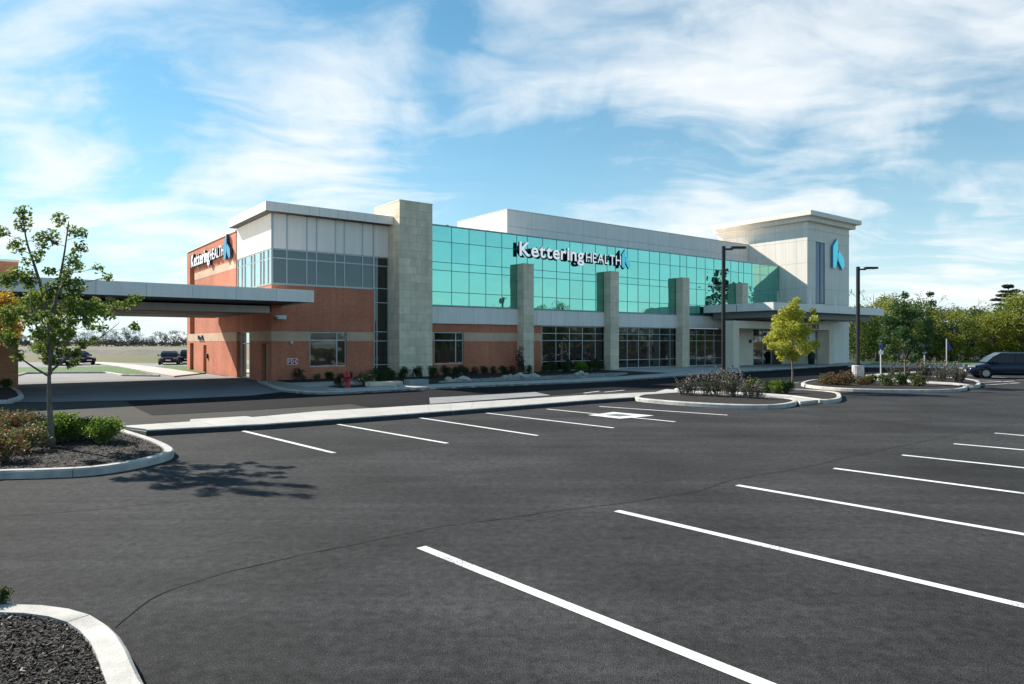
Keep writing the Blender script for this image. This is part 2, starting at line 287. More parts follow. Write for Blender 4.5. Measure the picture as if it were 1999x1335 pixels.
# ------------------------------------------------------------------ mesh helpers
def obj(name,me,parent=None,**kw):
    o=bpy.data.objects.new(name,me);COL.objects.link(o)
    if parent: o.parent=parent
    for k,v in kw.items(): o[k]=v
    return o
def empty(name,loc=(0,0,0),rz=0,**kw):
    o=bpy.data.objects.new(name,None);o.location=loc;o.rotation_euler=(0,0,rz);o.empty_display_size=.3;COL.objects.link(o)
    for k,v in kw.items(): o[k]=v
    return o
def tag(o,label,cat,group=None):
    o['label']=label;o['category']=cat
    if group:o['group']=group
    return o
class MB:
    def __init__(s): s.v=[];s.f=[];s.m=[]
    def box(s,x0,x1,y0,y1,z0,z1,mi=0):
        n=len(s.v);s.v+=[(x0,y0,z0),(x1,y0,z0),(x1,y1,z0),(x0,y1,z0),(x0,y0,z1),(x1,y0,z1),(x1,y1,z1),(x0,y1,z1)]
        s.f+=[tuple(n+i for i in q) for q in ((0,3,2,1),(4,5,6,7),(0,1,5,4),(1,2,6,5),(2,3,7,6),(3,0,4,7))];s.m+=[mi]*6;return s
    def poly(s,pts,mi=0):
        n=len(s.v);s.v+=[tuple(p) for p in pts];s.f.append(tuple(range(n,n+len(pts))));s.m.append(mi);return s
    def prism(s,pts,z0,z1,mi=0):
        a=sum(pts[i][0]*pts[(i+1)%len(pts)][1]-pts[(i+1)%len(pts)][0]*pts[i][1] for i in range(len(pts)))
        if a<0: pts=pts[::-1]
        k=len(pts);n=len(s.v);s.v+=[(p[0],p[1],z0) for p in pts]+[(p[0],p[1],z1) for p in pts]
        s.f.append(tuple(range(n+k-1,n-1,-1)));s.f.append(tuple(range(n+k,n+2*k)))
        for i in range(k): j=(i+1)%k;s.f.append((n+i,n+j,n+k+j,n+k+i))
        s.m+=[mi]*(k+2);return s
    def tube(s,pts,rad,seg=7,mi=0,cap=True):
        pts=[Vector(p) for p in pts];n0=len(s.v);k=len(pts)
        for i,p in enumerate(pts):
            d=(pts[min(i+1,k-1)]-pts[max(i-1,0)]);d=d.normalized() if d.length>1e-9 else Vector((0,0,1))
            a=d.cross(Vector((0,0,1)) if abs(d.z)<.9 else Vector((1,0,0))).normalized();b=d.cross(a)
            r=rad[i] if isinstance(rad,(list,tuple)) else rad
            for j in range(seg):
                t=2*math.pi*j/seg;q=p+a*(math.cos(t)*r)+b*(math.sin(t)*r);s.v.append(tuple(q))
        for i in range(k-1):
            for j in range(seg):
                j2=(j+1)%seg;s.f.append((n0+i*seg+j,n0+i*seg+j2,n0+(i+1)*seg+j2,n0+(i+1)*seg+j));s.m.append(mi)
        if cap:
            s.f.append(tuple(n0+j for j in range(seg))[::-1]);s.f.append(tuple(n0+(k-1)*seg+j for j in range(seg)));s.m+=[mi,mi]
        return s
    def lathe(s,prof,seg=16,c=(0,0,0),mi=0):   # prof: (r,z)
        n0=len(s.v)
        for r,z in prof:
            for j in range(seg):
                t=2*math.pi*j/seg;s.v.append((c[0]+r*math.cos(t),c[1]+r*math.sin(t),c[2]+z))
        for i in range(len(prof)-1):
            for j in range(seg):
                j2=(j+1)%seg;s.f.append((n0+i*seg+j,n0+i*seg+j2,n0+(i+1)*seg+j2,n0+(i+1)*seg+j));s.m.append(mi)
        s.f.append(tuple(n0+j for j in range(seg))[::-1]);s.f.append(tuple(n0+(len(prof)-1)*seg+j for j in range(seg)));s.m+=[mi,mi]
        return s
    def mesh(s,name,mats,smooth=False):
        me=bpy.data.meshes.new(name);me.from_pydata(s.v,[],s.f)
        for m in (mats if isinstance(mats,(list,tuple)) else [mats]): me.materials.append(m)
        me.polygons.foreach_set('material_index',s.m)
        if smooth: me.polygons.foreach_set('use_smooth',[True]*len(s.f))
        me.update();return me
    def build(s,name,mats,parent=None,smooth=False,**kw): return obj(name,s.mesh(name,mats,smooth),parent,**kw)
def box(name,m,parent,x0,x1,y0,y1,z0,z1,**kw): return MB().box(x0,x1,y0,y1,z0,z1).build(name,m,parent,**kw)
def sheet(name,m,pts,z,parent=None,**kw):
    bm=bmesh.new();vs=[bm.verts.new((p[0],p[1],z)) for p in pts];f=bm.faces.new(vs)
    f.normal_update()
    if f.normal.z<0: f.normal_flip()
    bmesh.ops.triangulate(bm,faces=[f]);me=bpy.data.meshes.new(name);bm.to_mesh(me);bm.free();me.materials.append(m);return obj(name,me,parent,**kw)
def smoothline(pts,closed,n=6):
    out=[];k=len(pts)
    rng=range(k if closed else k-1)
    for i in rng:
        p0=pts[(i-1)%k] if closed or i>0 else pts[0];p1=pts[i];p2=pts[(i+1)%k];p3=pts[(i+2)%k] if closed or i+2<k else pts[-1]
        for j in range(n):
            t=j/n;out.append(.5*((2*p1)+(p2-p0)*t+(2*p0-5*p1+4*p2-p3)*t*t+(3*p1-p0-3*p2+p3)*t**3))
    if not closed: out.append(pts[-1])
    return out
def offset(pts,d,closed):
    out=[];k=len(pts)
    for i in range(k):
        a=pts[(i-1)%k] if closed or i>0 else pts[i];b=pts[(i+1)%k] if closed or i<k-1 else pts[i]
        t=(b-a);t.z=0;t.normalize();out.append(pts[i]+Vector((-t.y,t.x,0))*d)
    return out
def resample(pts,step,closed):
    P=pts+[pts[0]] if closed else pts[:]
    L=[0]
    for a,b in zip(P,P[1:]): L.append(L[-1]+(b-a).length)
    n=max(2,round(L[-1]/step));out=[];j=0
    for i in range(n+(0 if closed else 1)):
        s=L[-1]*i/n
        while j<len(L)-2 and L[j+1]<s: j+=1
        t=(s-L[j])/max(1e-9,L[j+1]-L[j]);out.append(P[j].lerp(P[j+1],t))
    return out
def area(p): return .5*sum(p[i].x*p[(i+1)%len(p)].y-p[(i+1)%len(p)].x*p[i].y for i in range(len(p)))
def kerb(pts,parent,width=.18,h=.15,seg=3.0,closed=True,m='kerb',inward=1,face=None):
    """a run of cast kerb stones with open joints; outer edge = pts"""
    fine=resample(pts,.3,closed)
    if closed and area(fine)<0: fine=fine[::-1]
    inn=offset(fine,width*inward,closed);ch=offset(fine,.03*inward,closed)
    k=len(fine);per=max(1,round(seg/.3));idx=list(range(0,k if closed else k-1,per))
    for a in idx:
        b=min(a+per,k if closed else k-1)
        mb=MB();rows=[]
        for i in range(a,b+1):
            j=i%k if closed else min(i,k-1)
            o=fine[j];q=inn[j];c=ch[j]
            if i in(a,b):
                nb=fine[(j+(1 if i==a else -1))%k];t=(nb-o).normalized()*.006;o=o+t;q=q+t;c=c+t
            rows.append([(o.x,o.y,-.05),(o.x,o.y,h-.03),(c.x,c.y,h),(q.x,q.y,h),(q.x,q.y,0)])
        n=len(rows)
        for r in rows: mb.v+=r
        for i in range(n-1):
            for j in range(4):
                f=(i*5+j,(i+1)*5+j,(i+1)*5+j+1,i*5+j+1);mb.f.append(f if inward>0 else f[::-1]);mb.m.append(1 if j==0 else 0)
        mb.f.append((0,1,2,3,4));mb.f.append(tuple((n-1)*5+x for x in (4,3,2,1,0)));mb.m+=[0,0]
        mb.build('kerb_stone',[M[m],M[face or m]],parent)
    return inn
def chips(parent,pts,n,size,z,mats=('chip','chip2'),pale=.06,bbox=None,flat=.5):
    poly=pts;xs=[p.x for p in poly];ys=[p.y for p in poly]
    x0,x1,y0,y1=bbox or (min(xs),max(xs),min(ys),max(ys))
    def inside(x,y):
        c=False;k=len(poly)
        for i in range(k):
            a,b=poly[i],poly[(i+1)%k]
            if (a.y>y)!=(b.y>y) and x<(b.x-a.x)*(y-a.y)/(b.y-a.y)+a.x: c=not c
        return c
    mb=MB();cnt=0;tries=0
    while cnt<n and tries<n*6:
        tries+=1;x=random.uniform(x0,x1);y=random.uniform(y0,y1)
        if not inside(x,y): continue
        l=size*random.uniform(.5,1.6);w=l*random.uniform(.2,.45);a=random.uniform(0,6.28);ti=random.uniform(-flat,flat)
        d=Vector((math.cos(a),math.sin(a),ti)).normalized();e=Vector((-math.sin(a),math.cos(a),random.uniform(-flat,flat))).normalized()
        c=Vector((x,y,z+random.uniform(0,.02)));up=Vector((0,0,.006))
        mi=1 if random.random()<pale else 0
        nn=len(mb.v);q=[c-d*l/2-e*w*.3,c-d*l*.1+e*w/2,c+d*l/2+e*w*.2,c+d*l*.2-e*w/2]
        mb.v+=[tuple(p+up) for p in q]+[tuple(c-Vector((0,0,.012)))]
        mb.f+=[(nn,nn+3,nn+2,nn+1),(nn,nn+1,nn+4),(nn+2,nn+3,nn+4)];mb.m+=[mi]*3;cnt+=1
    mb.build('wood_chip',[M[m] for m in mats],parent,kind='stuff')
# ------------------------------------------------------------------ ground
ground=sheet('field',M['field'],[(-4000,-3000),(4000,-3000),(4000,6000),(-4000,6000)],-.03,kind='structure')
lot=[b2w(-90,-130),b2w(160,-130),b2w(160,30),b2w(60,30),b2w(30,30),b2w(0,21.6),b2w(-90,21.6)]
road=sheet('asphalt_road',M['asphalt'],[(p.x,p.y) for p in lot],0,kind='structure')
dk=asphalt('shadow_tone_asphalt',(.008,.008,.011),0,.2,.4);M['shadowtone']=dk  # near-black tone stands in for the building's shadow on the lane
M['sunlittone']=asphalt('sunlit_tone_asphalt',(.062,.060,.055),0,.15,.3)  # paler tone stands in for sunlight on the same lane
sheet('painted_shadow_lane',dk,[(p.x,p.y) for p in [gp(*q) for q in ((247,784),(262,795),(297,811.5),(500,801),(684,789),(735,798),(838,792),(838,777),(1042,766),(1075,772),(1180,763),(1300,760.5),(1400,757),(1560,744),(1690,735),(1760,729),(1830,724),(1890,718),(1720,712.6),(1662,713.5),(1410,730),(1200,745),(1000,753.5),(850,760),(600,769),(548,766),(470,775))]],.008,kind='structure')  # building shadow painted as a dark sheet along its outline
sheet('painted_sunlit_lane',M['sunlittone'],[(p.x,p.y) for p in [gp(*q) for q in ((-400,791),(247,784.5),(262,795),(297,811.8),(500,801.3),(684,789.5),(735,799),(232,834),(-400,836))]],.0045,kind='structure')  # sunlit stretch of the lane painted as a paler sheet
# concrete pad beneath the drive-through canopy and the older pale lot behind
pad=[gp(-400,786),gp(120,785),gp(330,780),gp(500,772),gp(548,767),gp(560,760),b2w(.5,-1),b2w(.5,9),b2w(-40,9)]
pad_o=sheet('paved_driveway',M['pad'],[(p.x,p.y) for p in pad],.004,kind='structure')
old=[b2w(-60,9),b2w(-.2,9),b2w(-.2,21.6),b2w(-60,21.6)]
sheet('rear_parking_lot',M['oldasphalt'],[(p.x,p.y) for p in old],.005,kind='structure')
def pave_line(x0,y0,x1,y1,w=.11,ext=0,m='paint',label=None,par=None):
    a,b=gp(x0,y0),gp(x1,y1);d=(b-a).normalized();b=b+d*ext;e=Vector((-d.y,d.x,0))*w/2
    o=MB().poly([(p.x,p.y,.006) for p in (a-e,b-e,b+e,a+e)]).build('painted_line',M[m],par or road)
    if o.data.polygons[0].normal.z<0: o.data.flip_normals()
    return o
for i,(a,b,c,d,e) in enumerate([(822,1069,1490,1336,.6),(1204,998,1999,1184,1.4),(1439,948,1999,1044,2.6),(1628,915,1999,964,3.0),(1761,889,1999,914,3.6),(1862,867,1999,879,4.2),(1942,846,1999,851,4.6)]):
    pave_line(a,b,c,d,.13,e)
for q in [(475,842,652,885),(660,829,873,866),(818,816,1050,851),(950,807,1198,836),(1068,799,1318,824),(1170,794,1420,811)]: pave_line(*q,w=.12)
pave_line(390,855,440,870,.1,m='paint_worn') if False else None
# accessible-bay mark: white diamond with a dark field
D4=[gp(1148,811),gp(1198,805),gp(1277,812),gp(1210,818)]
o=MB().poly([(p.x,p.y,.0075) for p in D4]).build('painted_symbol',M['paint'],road)
if o.data.polygons[0].normal.z<0:o.data.flip_normals()
cc=sum(D4,Vector())/4
o=MB().poly([((cc+(p-cc)*.42).x,(cc+(p-cc)*.42).y,.0115) for p in D4]).build('symbol_field',M['paint_blue'],road)
if o.data.polygons[0].normal.z<0:o.data.flip_normals()
for q in [(1889,733,1968,738),(1850,738,1985,747),(1815,752,1980,744),(1985,742,2040,742),(1990,748,1905,753),(1180,766,1220,762),(1140,768,1170,764),(1500,744,1560,748),(265,729,278,733)]: pave_line(*q,w=.12,m='paint')
# construction seam running across the asphalt
def seam(px,w,name='pavement_seam'):
    pts=smoothline([gp(*p) for p in px],False,8);pts=resample(pts,.12,False)
    mb=MB();k=0
    for i,p in enumerate(pts):
        a=pts[max(0,i-1)];b=pts[min(len(pts)-1,i+1)];t=(b-a).normalized();e=Vector((-t.y,t.x,0))
        j=mnoise.noise(p*.7)*.09+mnoise.noise(p*2.3)*.04+mnoise.noise(p*9)*.015;ww=w*(.5+.9*abs(mnoise.noise(p*3.1)))
        mb.v+=[tuple(p+e*(j-ww/2)+Vector((0,0,.005))),tuple(p+e*(j+ww/2)+Vector((0,0,.005)))]
        if i: n=2*i;mb.f.append((n-2,n,n+1,n-1));mb.m.append(0)
    o=mb.build(name,M['seam'],road)
    if o.data.polygons[0].normal.z<0:o.data.flip_normals()
seam([(226,1226),(290,1175),(400,1130),(600,1083),(860,1030),(1080,998),(1200,985),(1330,965),(1450,935),(1600,905),(1800,862),(2040,815)],.022)
seam([(-60,1012),(300,985),(620,955),(860,930),(1040,912)],.018)
seam([(352,902),(600,893),(900,868),(1200,842),(1500,820)],.02)
seam([(0,781),(200,783),(420,781),(560,771)],.05)

# ------------------------------------------------------------------ pavements
def slabs(parent,ea,eb,n,z,m='conc'):
    """slabs between two edge polylines sampled n times, recessed joints"""
    A=resample(ea,(1e9),False);
    def samp(pts,t):
        L=[0]
        for a,b in zip(pts,pts[1:]): L.append(L[-1]+(b-a).length)
        s=t*L[-1]
        for j in range(len(pts)-1):
            if s<=L[j+1]+1e-9: return pts[j].lerp(pts[j+1],(s-L[j])/max(1e-9,L[j+1]-L[j]))
        return pts[-1]
    for i in range(n):
        t0,t1=i/n,(i+1)/n;q=[samp(ea,t0),samp(ea,t1),samp(eb,t1),samp(eb,t0)]
        c=sum(q,Vector())/4;q=[p+(c-p).normalized()*.012 for p in q]
        MB().prism([(p.x,p.y) for p in q],z-.06,z+random.uniform(0,.003)).build('slab',M[m],parent)
# centre median walk
nearL=[gp(285,851),gp(520,838),gp(800,817),gp(1000,801),gp(1150,788.5),gp(1243,782)]
near=[p for p in nearL]
far=[gp(232,832,.15),gp(480,816,.15),gp(620,803,.15),gp(760,795,.15),gp(1000,780.5,.15),gp(1130,772,.15),gp(1290,765,.15)]
inn_n=offset(near,.16,False)
base=near+far[::-1]
walk=MB().prism([(p.x,p.y) for p in (offset(near,.05,False)+far[::-1])],-.05,.10).build('sidewalk',M['joint'],kind='structure')
kerb(near,walk,.16,.15,3,False,'kerb',face='darkkerb')
slabs(walk,inn_n,far,22,.15)
walk2=MB().prism([(p.x,p.y) for p in (gp(370,822,.15),gp(372,818,.15),gp(480,812,.15),gp(500,815,.15))],0,.14).build('walk_ramp',M['conc'],kind='structure')
MB().prism([(p.x,p.y) for p in (gp(840,789,.03),gp(838,777,.03),gp(1045,766,.03),gp(1075,772,.03))],0,.035).build('concrete_apron',M['oldasphalt'],kind='structure')

def bed(px,z=.15,seg=3,width=.18,label=None,smooth=4,h=.15):
    pts=[gp(*p) if len(p)==2 else Vector((p[0],p[1],0)) for p in px];sm=smoothline(pts,True,smooth)
    if area(sm)<0: sm=sm[::-1]
    inn=offset(resample(sm,.3,True),width-.01,True)
    b=sheet('mulch_bed',M['mulch'],[(p.x,p.y) for p in inn],z-.035,kind='structure')
    kerb(sm,b,width,h,seg,True)
    return b,inn
# near-left island
g=gp
bedA,inA=bed([(-160,938),(0,936),(90,934),(180,929),(260,917),(322,902),(339,893),(334,884),(300,868),(240,848),(226,842),(60,836),(-160,834)],seg=3)
chips(bedA,inA,6000,.045,.115,bbox=(-13.5,-6.5,12,18.5))
# bottom-left island by the camera
bedB,inB=bed([gp(-330,1180,.15),gp(-60,1176,.15),gp(25,1177,.15),gp(110,1181,.15),gp(185,1199,.15),gp(236,1240,.15),gp(262,1290,.15),gp(284,1336,.15),gp(330,1450,.15),gp(-200,1700,.15),gp(-700,1400,.15)],seg=2.2,width=.20,smooth=6)
chips(bedB,inB,11000,.030,.118,pale=.05)
# island with the yellow tree: two beds with a paved walk between
bedC,inC=bed([(1238,782),(1300,790),(1400,796.5),(1490,799),(1535,796.5),(1557,790.5),(1540,784),(1440,778),(1330,772.5),(1280,772)],seg=3)
bedD,inD=bed([(1600,787),(1636,786),(1643,779),(1630,771),(1560,765.5),(1480,762.5),(1380,761.5),(1318,764),(1340,768.5),(1430,772),(1530,778)],seg=3)
wC=MB().prism([(p.x,p.y) for p in (gp(1262,777),gp(1330,771.5),gp(1440,777),gp(1540,783),gp(1562,793),gp(1598,788.5),gp(1530,778.5),gp(1430,772.4),gp(1320,765))],-.05,.10).build('island_walk',M['joint'],kind='structure')
slabs(wC,[gp(1262,777),gp(1335,772),gp(1440,777),gp(1540,783),gp(1562,792)],[gp(1300,766),gp(1340,768.7),gp(1430,772.4),gp(1530,778.5),gp(1598,788)],9,.145)
# second island with the lamp
bedE,inE=bed([(1566,751),(1574,757),(1630,763),(1700,766),(1780,767),(1850,766.5),(1885,763),(1880,757),(1800,752.5),(1700,746),(1600,745)],seg=3)
bedF,inF=bed([(1740,745),(1800,749.5),(1860,753),(1895,758),(1912,757),(1912,749),(1880,743),(1800,739)],seg=3)
wE=MB().prism([(p.x,p.y) for p in (gp(1690,744),gp(1800,751.5),gp(1882,757),gp(1893,761),gp(1905,759),gp(1860,753.4),gp(1738,744.6),gp(1712,736),gp(1780,731),gp(1775,728.5),gp(1690,735))],-.05,.10).build('island_walk',M['joint'],kind='structure')
slabs(wE,[gp(1690,744.5),gp(1800,752.2),gp(1882,757)],[gp(1700,738),gp(1800,749),gp(1893,756)],7,.145)
slabs(wE,[gp(1694,743),gp(1690,735.5),gp(1800,728)],[gp(1730,743),gp(1715,737),gp(1800,731)],6,.145)
# left pier island
bedG,inG=bed([(-220,789),(0,789),(28,786),(45,780),(44,774),(34,765),(0,760),(-220,757)],seg=3)

# building-side pavement: raised pad, slabs, beds
kerbline=[b2w(-.6,-1.2),gp(505,748),gp(540,763),gp(580,768.5),gp(640,771),gp(760,765.5),gp(850,760.5),gp(1000,754),gp(1100,750),gp(1200,745),gp(1300,738),gp(1410,730),gp(1540,722),gp(1662,714),gp(1700,712)]
kl=smoothline(kerbline,False,4)
front=MB().prism([(p.x,p.y) for p in kl+[b2w(66,-1),b2w(40,-.4),b2w(0,.3)]],-.05,.09).build('front_pavement',M['joint'],kind='structure')
inn_k=kerb(kl,front,.20,.15,3,False)
kb=[w2b(p) for p in inn_k]
def kv(u):
    for a,b in zip(kb,kb[1:]):
        if a[0]<=u<=b[0]: return a[1]+(b[1]-a[1])*(u-a[0])/max(1e-6,b[0]-a[0])
    return kb[-1][1] if u>kb[-1][0] else kb[0][1]
# slabs as a grid on the plaza (u 29..64) and a strip along the kerb (u 2..29)
def slabq(q,z=.15):
    c=sum(q,Vector())/4;q=[p+(c-p).normalized()*.014 for p in q];MB().prism([(p.x,p.y) for p in q],z-.06,z+random.uniform(0,.003)).build('slab',M['conc'],front)
u=26.5
while u<64:
    u1=min(u+1.8,64);k0,k1=kv(u),kv(u1);nb=max(2,round(-k0/2.2))
    for j in range(nb):
        f0,f1=j/nb,(j+1)/nb;back=-.72 if u<40 else -2.0
        slabq([b2w(u,k0+(back-k0)*f0),b2w(u1,k1+(back-k1)*f0),b2w(u1,k1+(back-k1)*f1),b2w(u,k0+(back-k0)*f1)])
    u=u1
u=-.5
while u<26.4:
    u1=min(u+1.8,26.5);k0,k1=kv(u),kv(u1)
    slabq([b2w(u,k0),b2w(u1,k1),b2w(u1,k1+1.6),b2w(u,k0+1.6)]);u=u1
# walk by the corner of the left block
for i in range(3):
    a=-.45+i*1.7;slabq([b2w(a,-6.6),b2w(a+1.7,-6.6),b2w(a+1.7,-3.6),b2w(a,-3.6)])
bedH_pts=[b2w(.3,-3.4),b2w(4.9,-3.6),b2w(5.2,-7),b2w(.5,-7.4),b2w(1.0,kv(1)+1.7),b2w(8,kv(8)+1.7),b2w(16,kv(16)+1.7),b2w(22,kv(22)+1.7),b2w(26.2,kv(26)+1.9),b2w(26.2,-.72),b2w(10.2,-.72),b2w(10.2,-1.6),b2w(7.6,-1.6),b2w(7.6,-.1),b2w(.3,-.1)]
bedH=MB().prism([(p.x,p.y) for p in bedH_pts],.0,.13).build('mulch_bed',M['mulch'],kind='structure')
grv=smoothline([b2w(7.0,-8.4),b2w(12,-9.0),b2w(17,-9.6),b2w(20.5,-8.6),b2w(23.5,-6.5),b2w(20.5,-5.9),b2w(15,-6.6),b2w(10,-6.4),b2w(7.5,-7.2)],True,5)
gbed=MB().prism([(p.x,p.y) for p in grv],.1,.155).build('gravel_bed',M['gravel'],kind='structure')
chips(gbed,grv,2500,.13,.165,mats=('rock','gravel'),pale=.4)

# left rear: lawn strips, path, far lot
def lawn(px,z=.09,name='lawn',m='grass'):
    pts=[gp(*p) for p in px];return MB().prism([(p.x,p.y) for p in pts],-.02,z).build(name,M[m],kind='structure')
L1=lawn([(-300,736),(34,734),(52,729.5),(205,728.3),(236,733),(298,733.5),(262,724),(212,716.5),(120,719),(-300,720)])
L2=lawn([(262,720.2),(300,726),(372,731.5),(400,731),(400,717),(330,716.5)])
kerb([gp(-300,737),gp(34,735.5),gp(52,730.3),gp(205,729.2),gp(236,734.4),gp(310,735.8)],L1,.15,.13,3,False,inward=1)
pp=[(160,707.5),(210,709),(262,713.5),(330,722),(390,731.5)];pq=[(160,710),(190,712),(232,717.5),(290,728.5),(340,737)]
path=MB().prism([(p.x,p.y) for p in [gp(*a) for a in pp]+[gp(*a) for a in pq[::-1]]],-.02,.06).build('path',M['joint'],kind='structure')
slabs(path,[gp(*a) for a in pp],[gp(*a) for a in pq],18,.1)
sheet('car_park_drive',M['oldasphalt'],[(p.x,p.y) for p in (gp(-300,719),gp(400,716),gp(430,711),gp(160,707),gp(-300,708))],-.008,kind='structure')
# tall dry grass bank
def bank():
    mb=MB();nx=140
    for i in range(nx+1):
        x=-170+i*1.3
        for (y,h) in ((126,0),(131,1.0),(140,1.45),(165,1.25),(240,.2)):
            mb.v.append((x+y*.02,y,h*(.9+.35*mnoise.noise(Vector((x*.13,y*.05,0))))+ (.12*mnoise.noise(Vector((x*1.7,y,0))) if h else 0)-.05))
    for i in range(nx):
        for j in range(4): a=i*5+j;mb.f.append((a,a+5,a+6,a+1));mb.m.append(0)
    o=mb.build('dry_grass_bank',M['reed'],smooth=False,kind='stuff');return o
bank()
# right rear lawn and walk
lawn([(1640,712.5),(2500,712.5),(2500,703),(1640,703)],.03)
MB().prism([(p.x,p.y) for p in (gp(1655,717),gp(2060,723),gp(2400,723),gp(2400,713),(gp(1655,713)))],-.02,.04).build('rear_walk',M['conc'],kind='structure')

# ------------------------------------------------------------------ main building
B=empty('medical_building',tuple(C0),ANG)
tag(B,'long two-storey brick, limestone and teal mirror-glass medical building with a tower at its right end','building')
def lst(a,b,n): return [a+(b-a)*i/n for i in range(n+1)]
def frame_grid(us,zs,face,dep,w,mframe,mglass,name,parent,side=False,wz=None,glass_back=.05,inset=None,label=None):
    """mullion grid with one pane object per cell. face: plane coordinate; dep: frame depth inward; side=True -> on a u=const wall."""
    mb=MB();wz=wz or w
    def bx(a0,a1,d0,d1,z0,z1):
        if side: mb.box(d0,d1,a0,a1,z0,z1)
        else: mb.box(a0,a1,d0,d1,z0,z1)
    for i,uu in enumerate(us):
        bx(uu-w/2,uu+w/2,face,face+dep,zs[0]-wz/2+.001,zs[-1]+wz/2-.001)
    for z in zs:
        for a,b in zip(us,us[1:]): bx(a+w/2,b-w/2,face+.004,face+dep,z-wz/2,z+wz/2)
    fr=mb.build(name,M[mframe],parent)
    if label: fr['label']=label
    for a,b in zip(us,us[1:]):
        for c,d in zip(zs,zs[1:]):
            p=MB();g0=face+glass_back
            if side: p.box(g0,g0+.012,a+w/2,b-w/2,c+wz/2,d-wz/2)
            else: p.box(a+w/2,b-w/2,g0,g0+.012,c+wz/2,d-wz/2)
            if mglass in('teal','darkglass'):
                ta,tb=random.gauss(0,.0028),random.gauss(0,.0022);ax=1 if side else 0;ay=0 if side else 1
                def tl(q):
                    q=list(q);q[ay]+=ta*(q[ax]-(a+b)/2)+tb*(q[2]-(c+d)/2);return tuple(q)
                p.v=[tl(q) for q in p.v]
            p.build('pane',M[mglass],fr)
    return fr
def panels(us,zs,face,th,m,parent,side=False,gap=.02):
    for a,b in zip(us,us[1:]):
        for c,d in zip(zs,zs[1:]):
            p=MB();g=gap/2
            if side: p.box(face,face+th,a+g,b-g,c+g,d-g)
            else: p.box(a+g,b-g,face,face+th,c+g,d-g)
            p.build('panel',M[m],parent)
# -- left block: brick walls (front with window opening, left side with door recesses)
wb=MB()
F0=.0;TH=.35
def wallgrid(mb,us,zs,holes,face,th,side=False):
    for i,(a,b) in enumerate(zip(us,us[1:])):
        for j,(c,d) in enumerate(zip(zs,zs[1:])):
            if (i,j) in holes: continue
            if side: mb.box(face,face+th,a,b,c,d)
            else: mb.box(a,b,face,face+th,c,d)
front_wall=MB()
for (a,b,c,d) in [(0,6.6,0,.86),(0,2.33,.86,2.46),(4.74,6.6,.86,2.46),(0,6.6,3.04,5.82)]: front_wall.box(a,b,0,TH,c,d)
fw=front_wall.build('brick_wall',M['brick'],B)
MB().box(-.012,2.33,-.012,TH,2.462,3.038).build('sandstone_band',M['sand'],B);MB().box(4.74,6.6,-.012,TH,2.462,3.038).build('sandstone_band',M['sand'],B)
lw=MB()
doors=[(.66,1.82,2.31),(4.32,7.19,3.07),(15.29,16.24,2.16),(19.45,20.75,2.27)]
vs=[TH]
def seglist(z0,z1,holes,v0=TH,v1=21.44):
    v=v0
    for (a,b) in holes:
        if a>v: lw.box(0,TH,v,a,z0,z1)
        v=b
    if v<v1: lw.box(0,TH,v,v1,z0,z1)
seglist(0,2.16,[(.66,1.82),(4.32,7.19),(15.29,16.24),(19.45,20.75)])
seglist(2.16,2.31,[(.66,1.82),(4.32,7.19),(19.45,20.75)])
seglist(2.31,2.46,[(4.32,7.19)])
seglist(3.07,5.82,[(19.1,20.75)])
lw.box(0,TH,7.36,19.1,5.82,7.42);lw.box(0,TH,7.36,19.1,7.98,9.92);lw.box(0,TH,20.75,21.44,5.82,9.92);lw.box(0,TH,19.1,20.75,9.62,9.92)
lwo=lw.build('brick_wall',M['brick'],B)
for a,b in ((TH,4.32),(7.19,21.44)): MB().box(-.012,TH,a,b,2.462,3.068).build('sandstone_band',M['sand'],B)
MB().box(-.012,TH,7.36,19.1,7.422,7.978).build('sandstone_band',M['sand'],B)
box('dark_reveal',M['bronze'],B,.02,TH,7.07,7.36,5.822,9.9)
box('parapet_coping',M['panelwarm'],B,-.06,TH+.1,7.36,21.5,9.922,10.0)
TU0f=53.0
# rear and far walls (closing the volume)
box('rear_wall',M['brick'],B,0,64,21.44,21.8,0,9.92)
box('roof',M['roof'],B,.35,TU0f,.9,21.4,9.5,9.7)
# doors on the left side
def door(a,b,h,mt,rec=.22,frame='bronze'):
    d=box('door',M[mt],B,rec,rec+.05,a+.06,b-.06,.02,h-.05)
    MB().box(rec-.02,rec+.08,a,a+.06,0,h).box(rec-.02,rec+.08,b-.06,b,0,h).box(rec-.02,rec+.08,a+.06,b-.06,h-.05,h).build('door_frame',M[frame],d)
    MB().box(rec-.06,rec,a+.14,a+.26,.98,1.02).build('handle',M['chrome'],d)
door(.66,1.82,2.31,'door');door(15.29,16.24,2.16,'door');door(19.45,20.75,2.27,'bronze')
frame_grid([4.34,5.2,6.2,7.17],[.05,2.3,3.04],.25,.08,.07,'mull','sideglass','entry_door',B,side=True,label='bright glazed side entrance doors')
box('knox_box',M['black'],B,-.12,-.002,14.75,15.05,1.15,1.5)
# -- left block: ribbon windows
us0=[.06,.91,2.14,2.75,3.97,4.58,5.82,6.6]
frame_grid(us0,[5.90,7.42,7.95],0,.14,.07,'mull','greyglass','ribbon_window',B,label='grey ribbon window over the brick front')
frame_grid([.12,.75,1.6,2.19,3.43,4.07,5.43,6.08,7.03],[5.90,7.42,7.95],0,.14,.07,'mull','sideglass','ribbon_window',B,side=True,label='bright ribbon window on the side wall')
box('window_back',M['gap'],B,.16,6.6,.16,.3,5.82,10.05);box('window_back',M['gap'],B,.16,.3,.32,7.07,5.82,10.05)
box('corner_post',M['mull'],B,-.02,.03,-.02,.03,5.86,10.05)
box('sill_ledge',M['mull'],B,-.03,6.6,-.03,.10,5.822,5.862);box('sill_ledge',M['mull'],B,-.03,.10,.102,7.07,5.822,5.862)
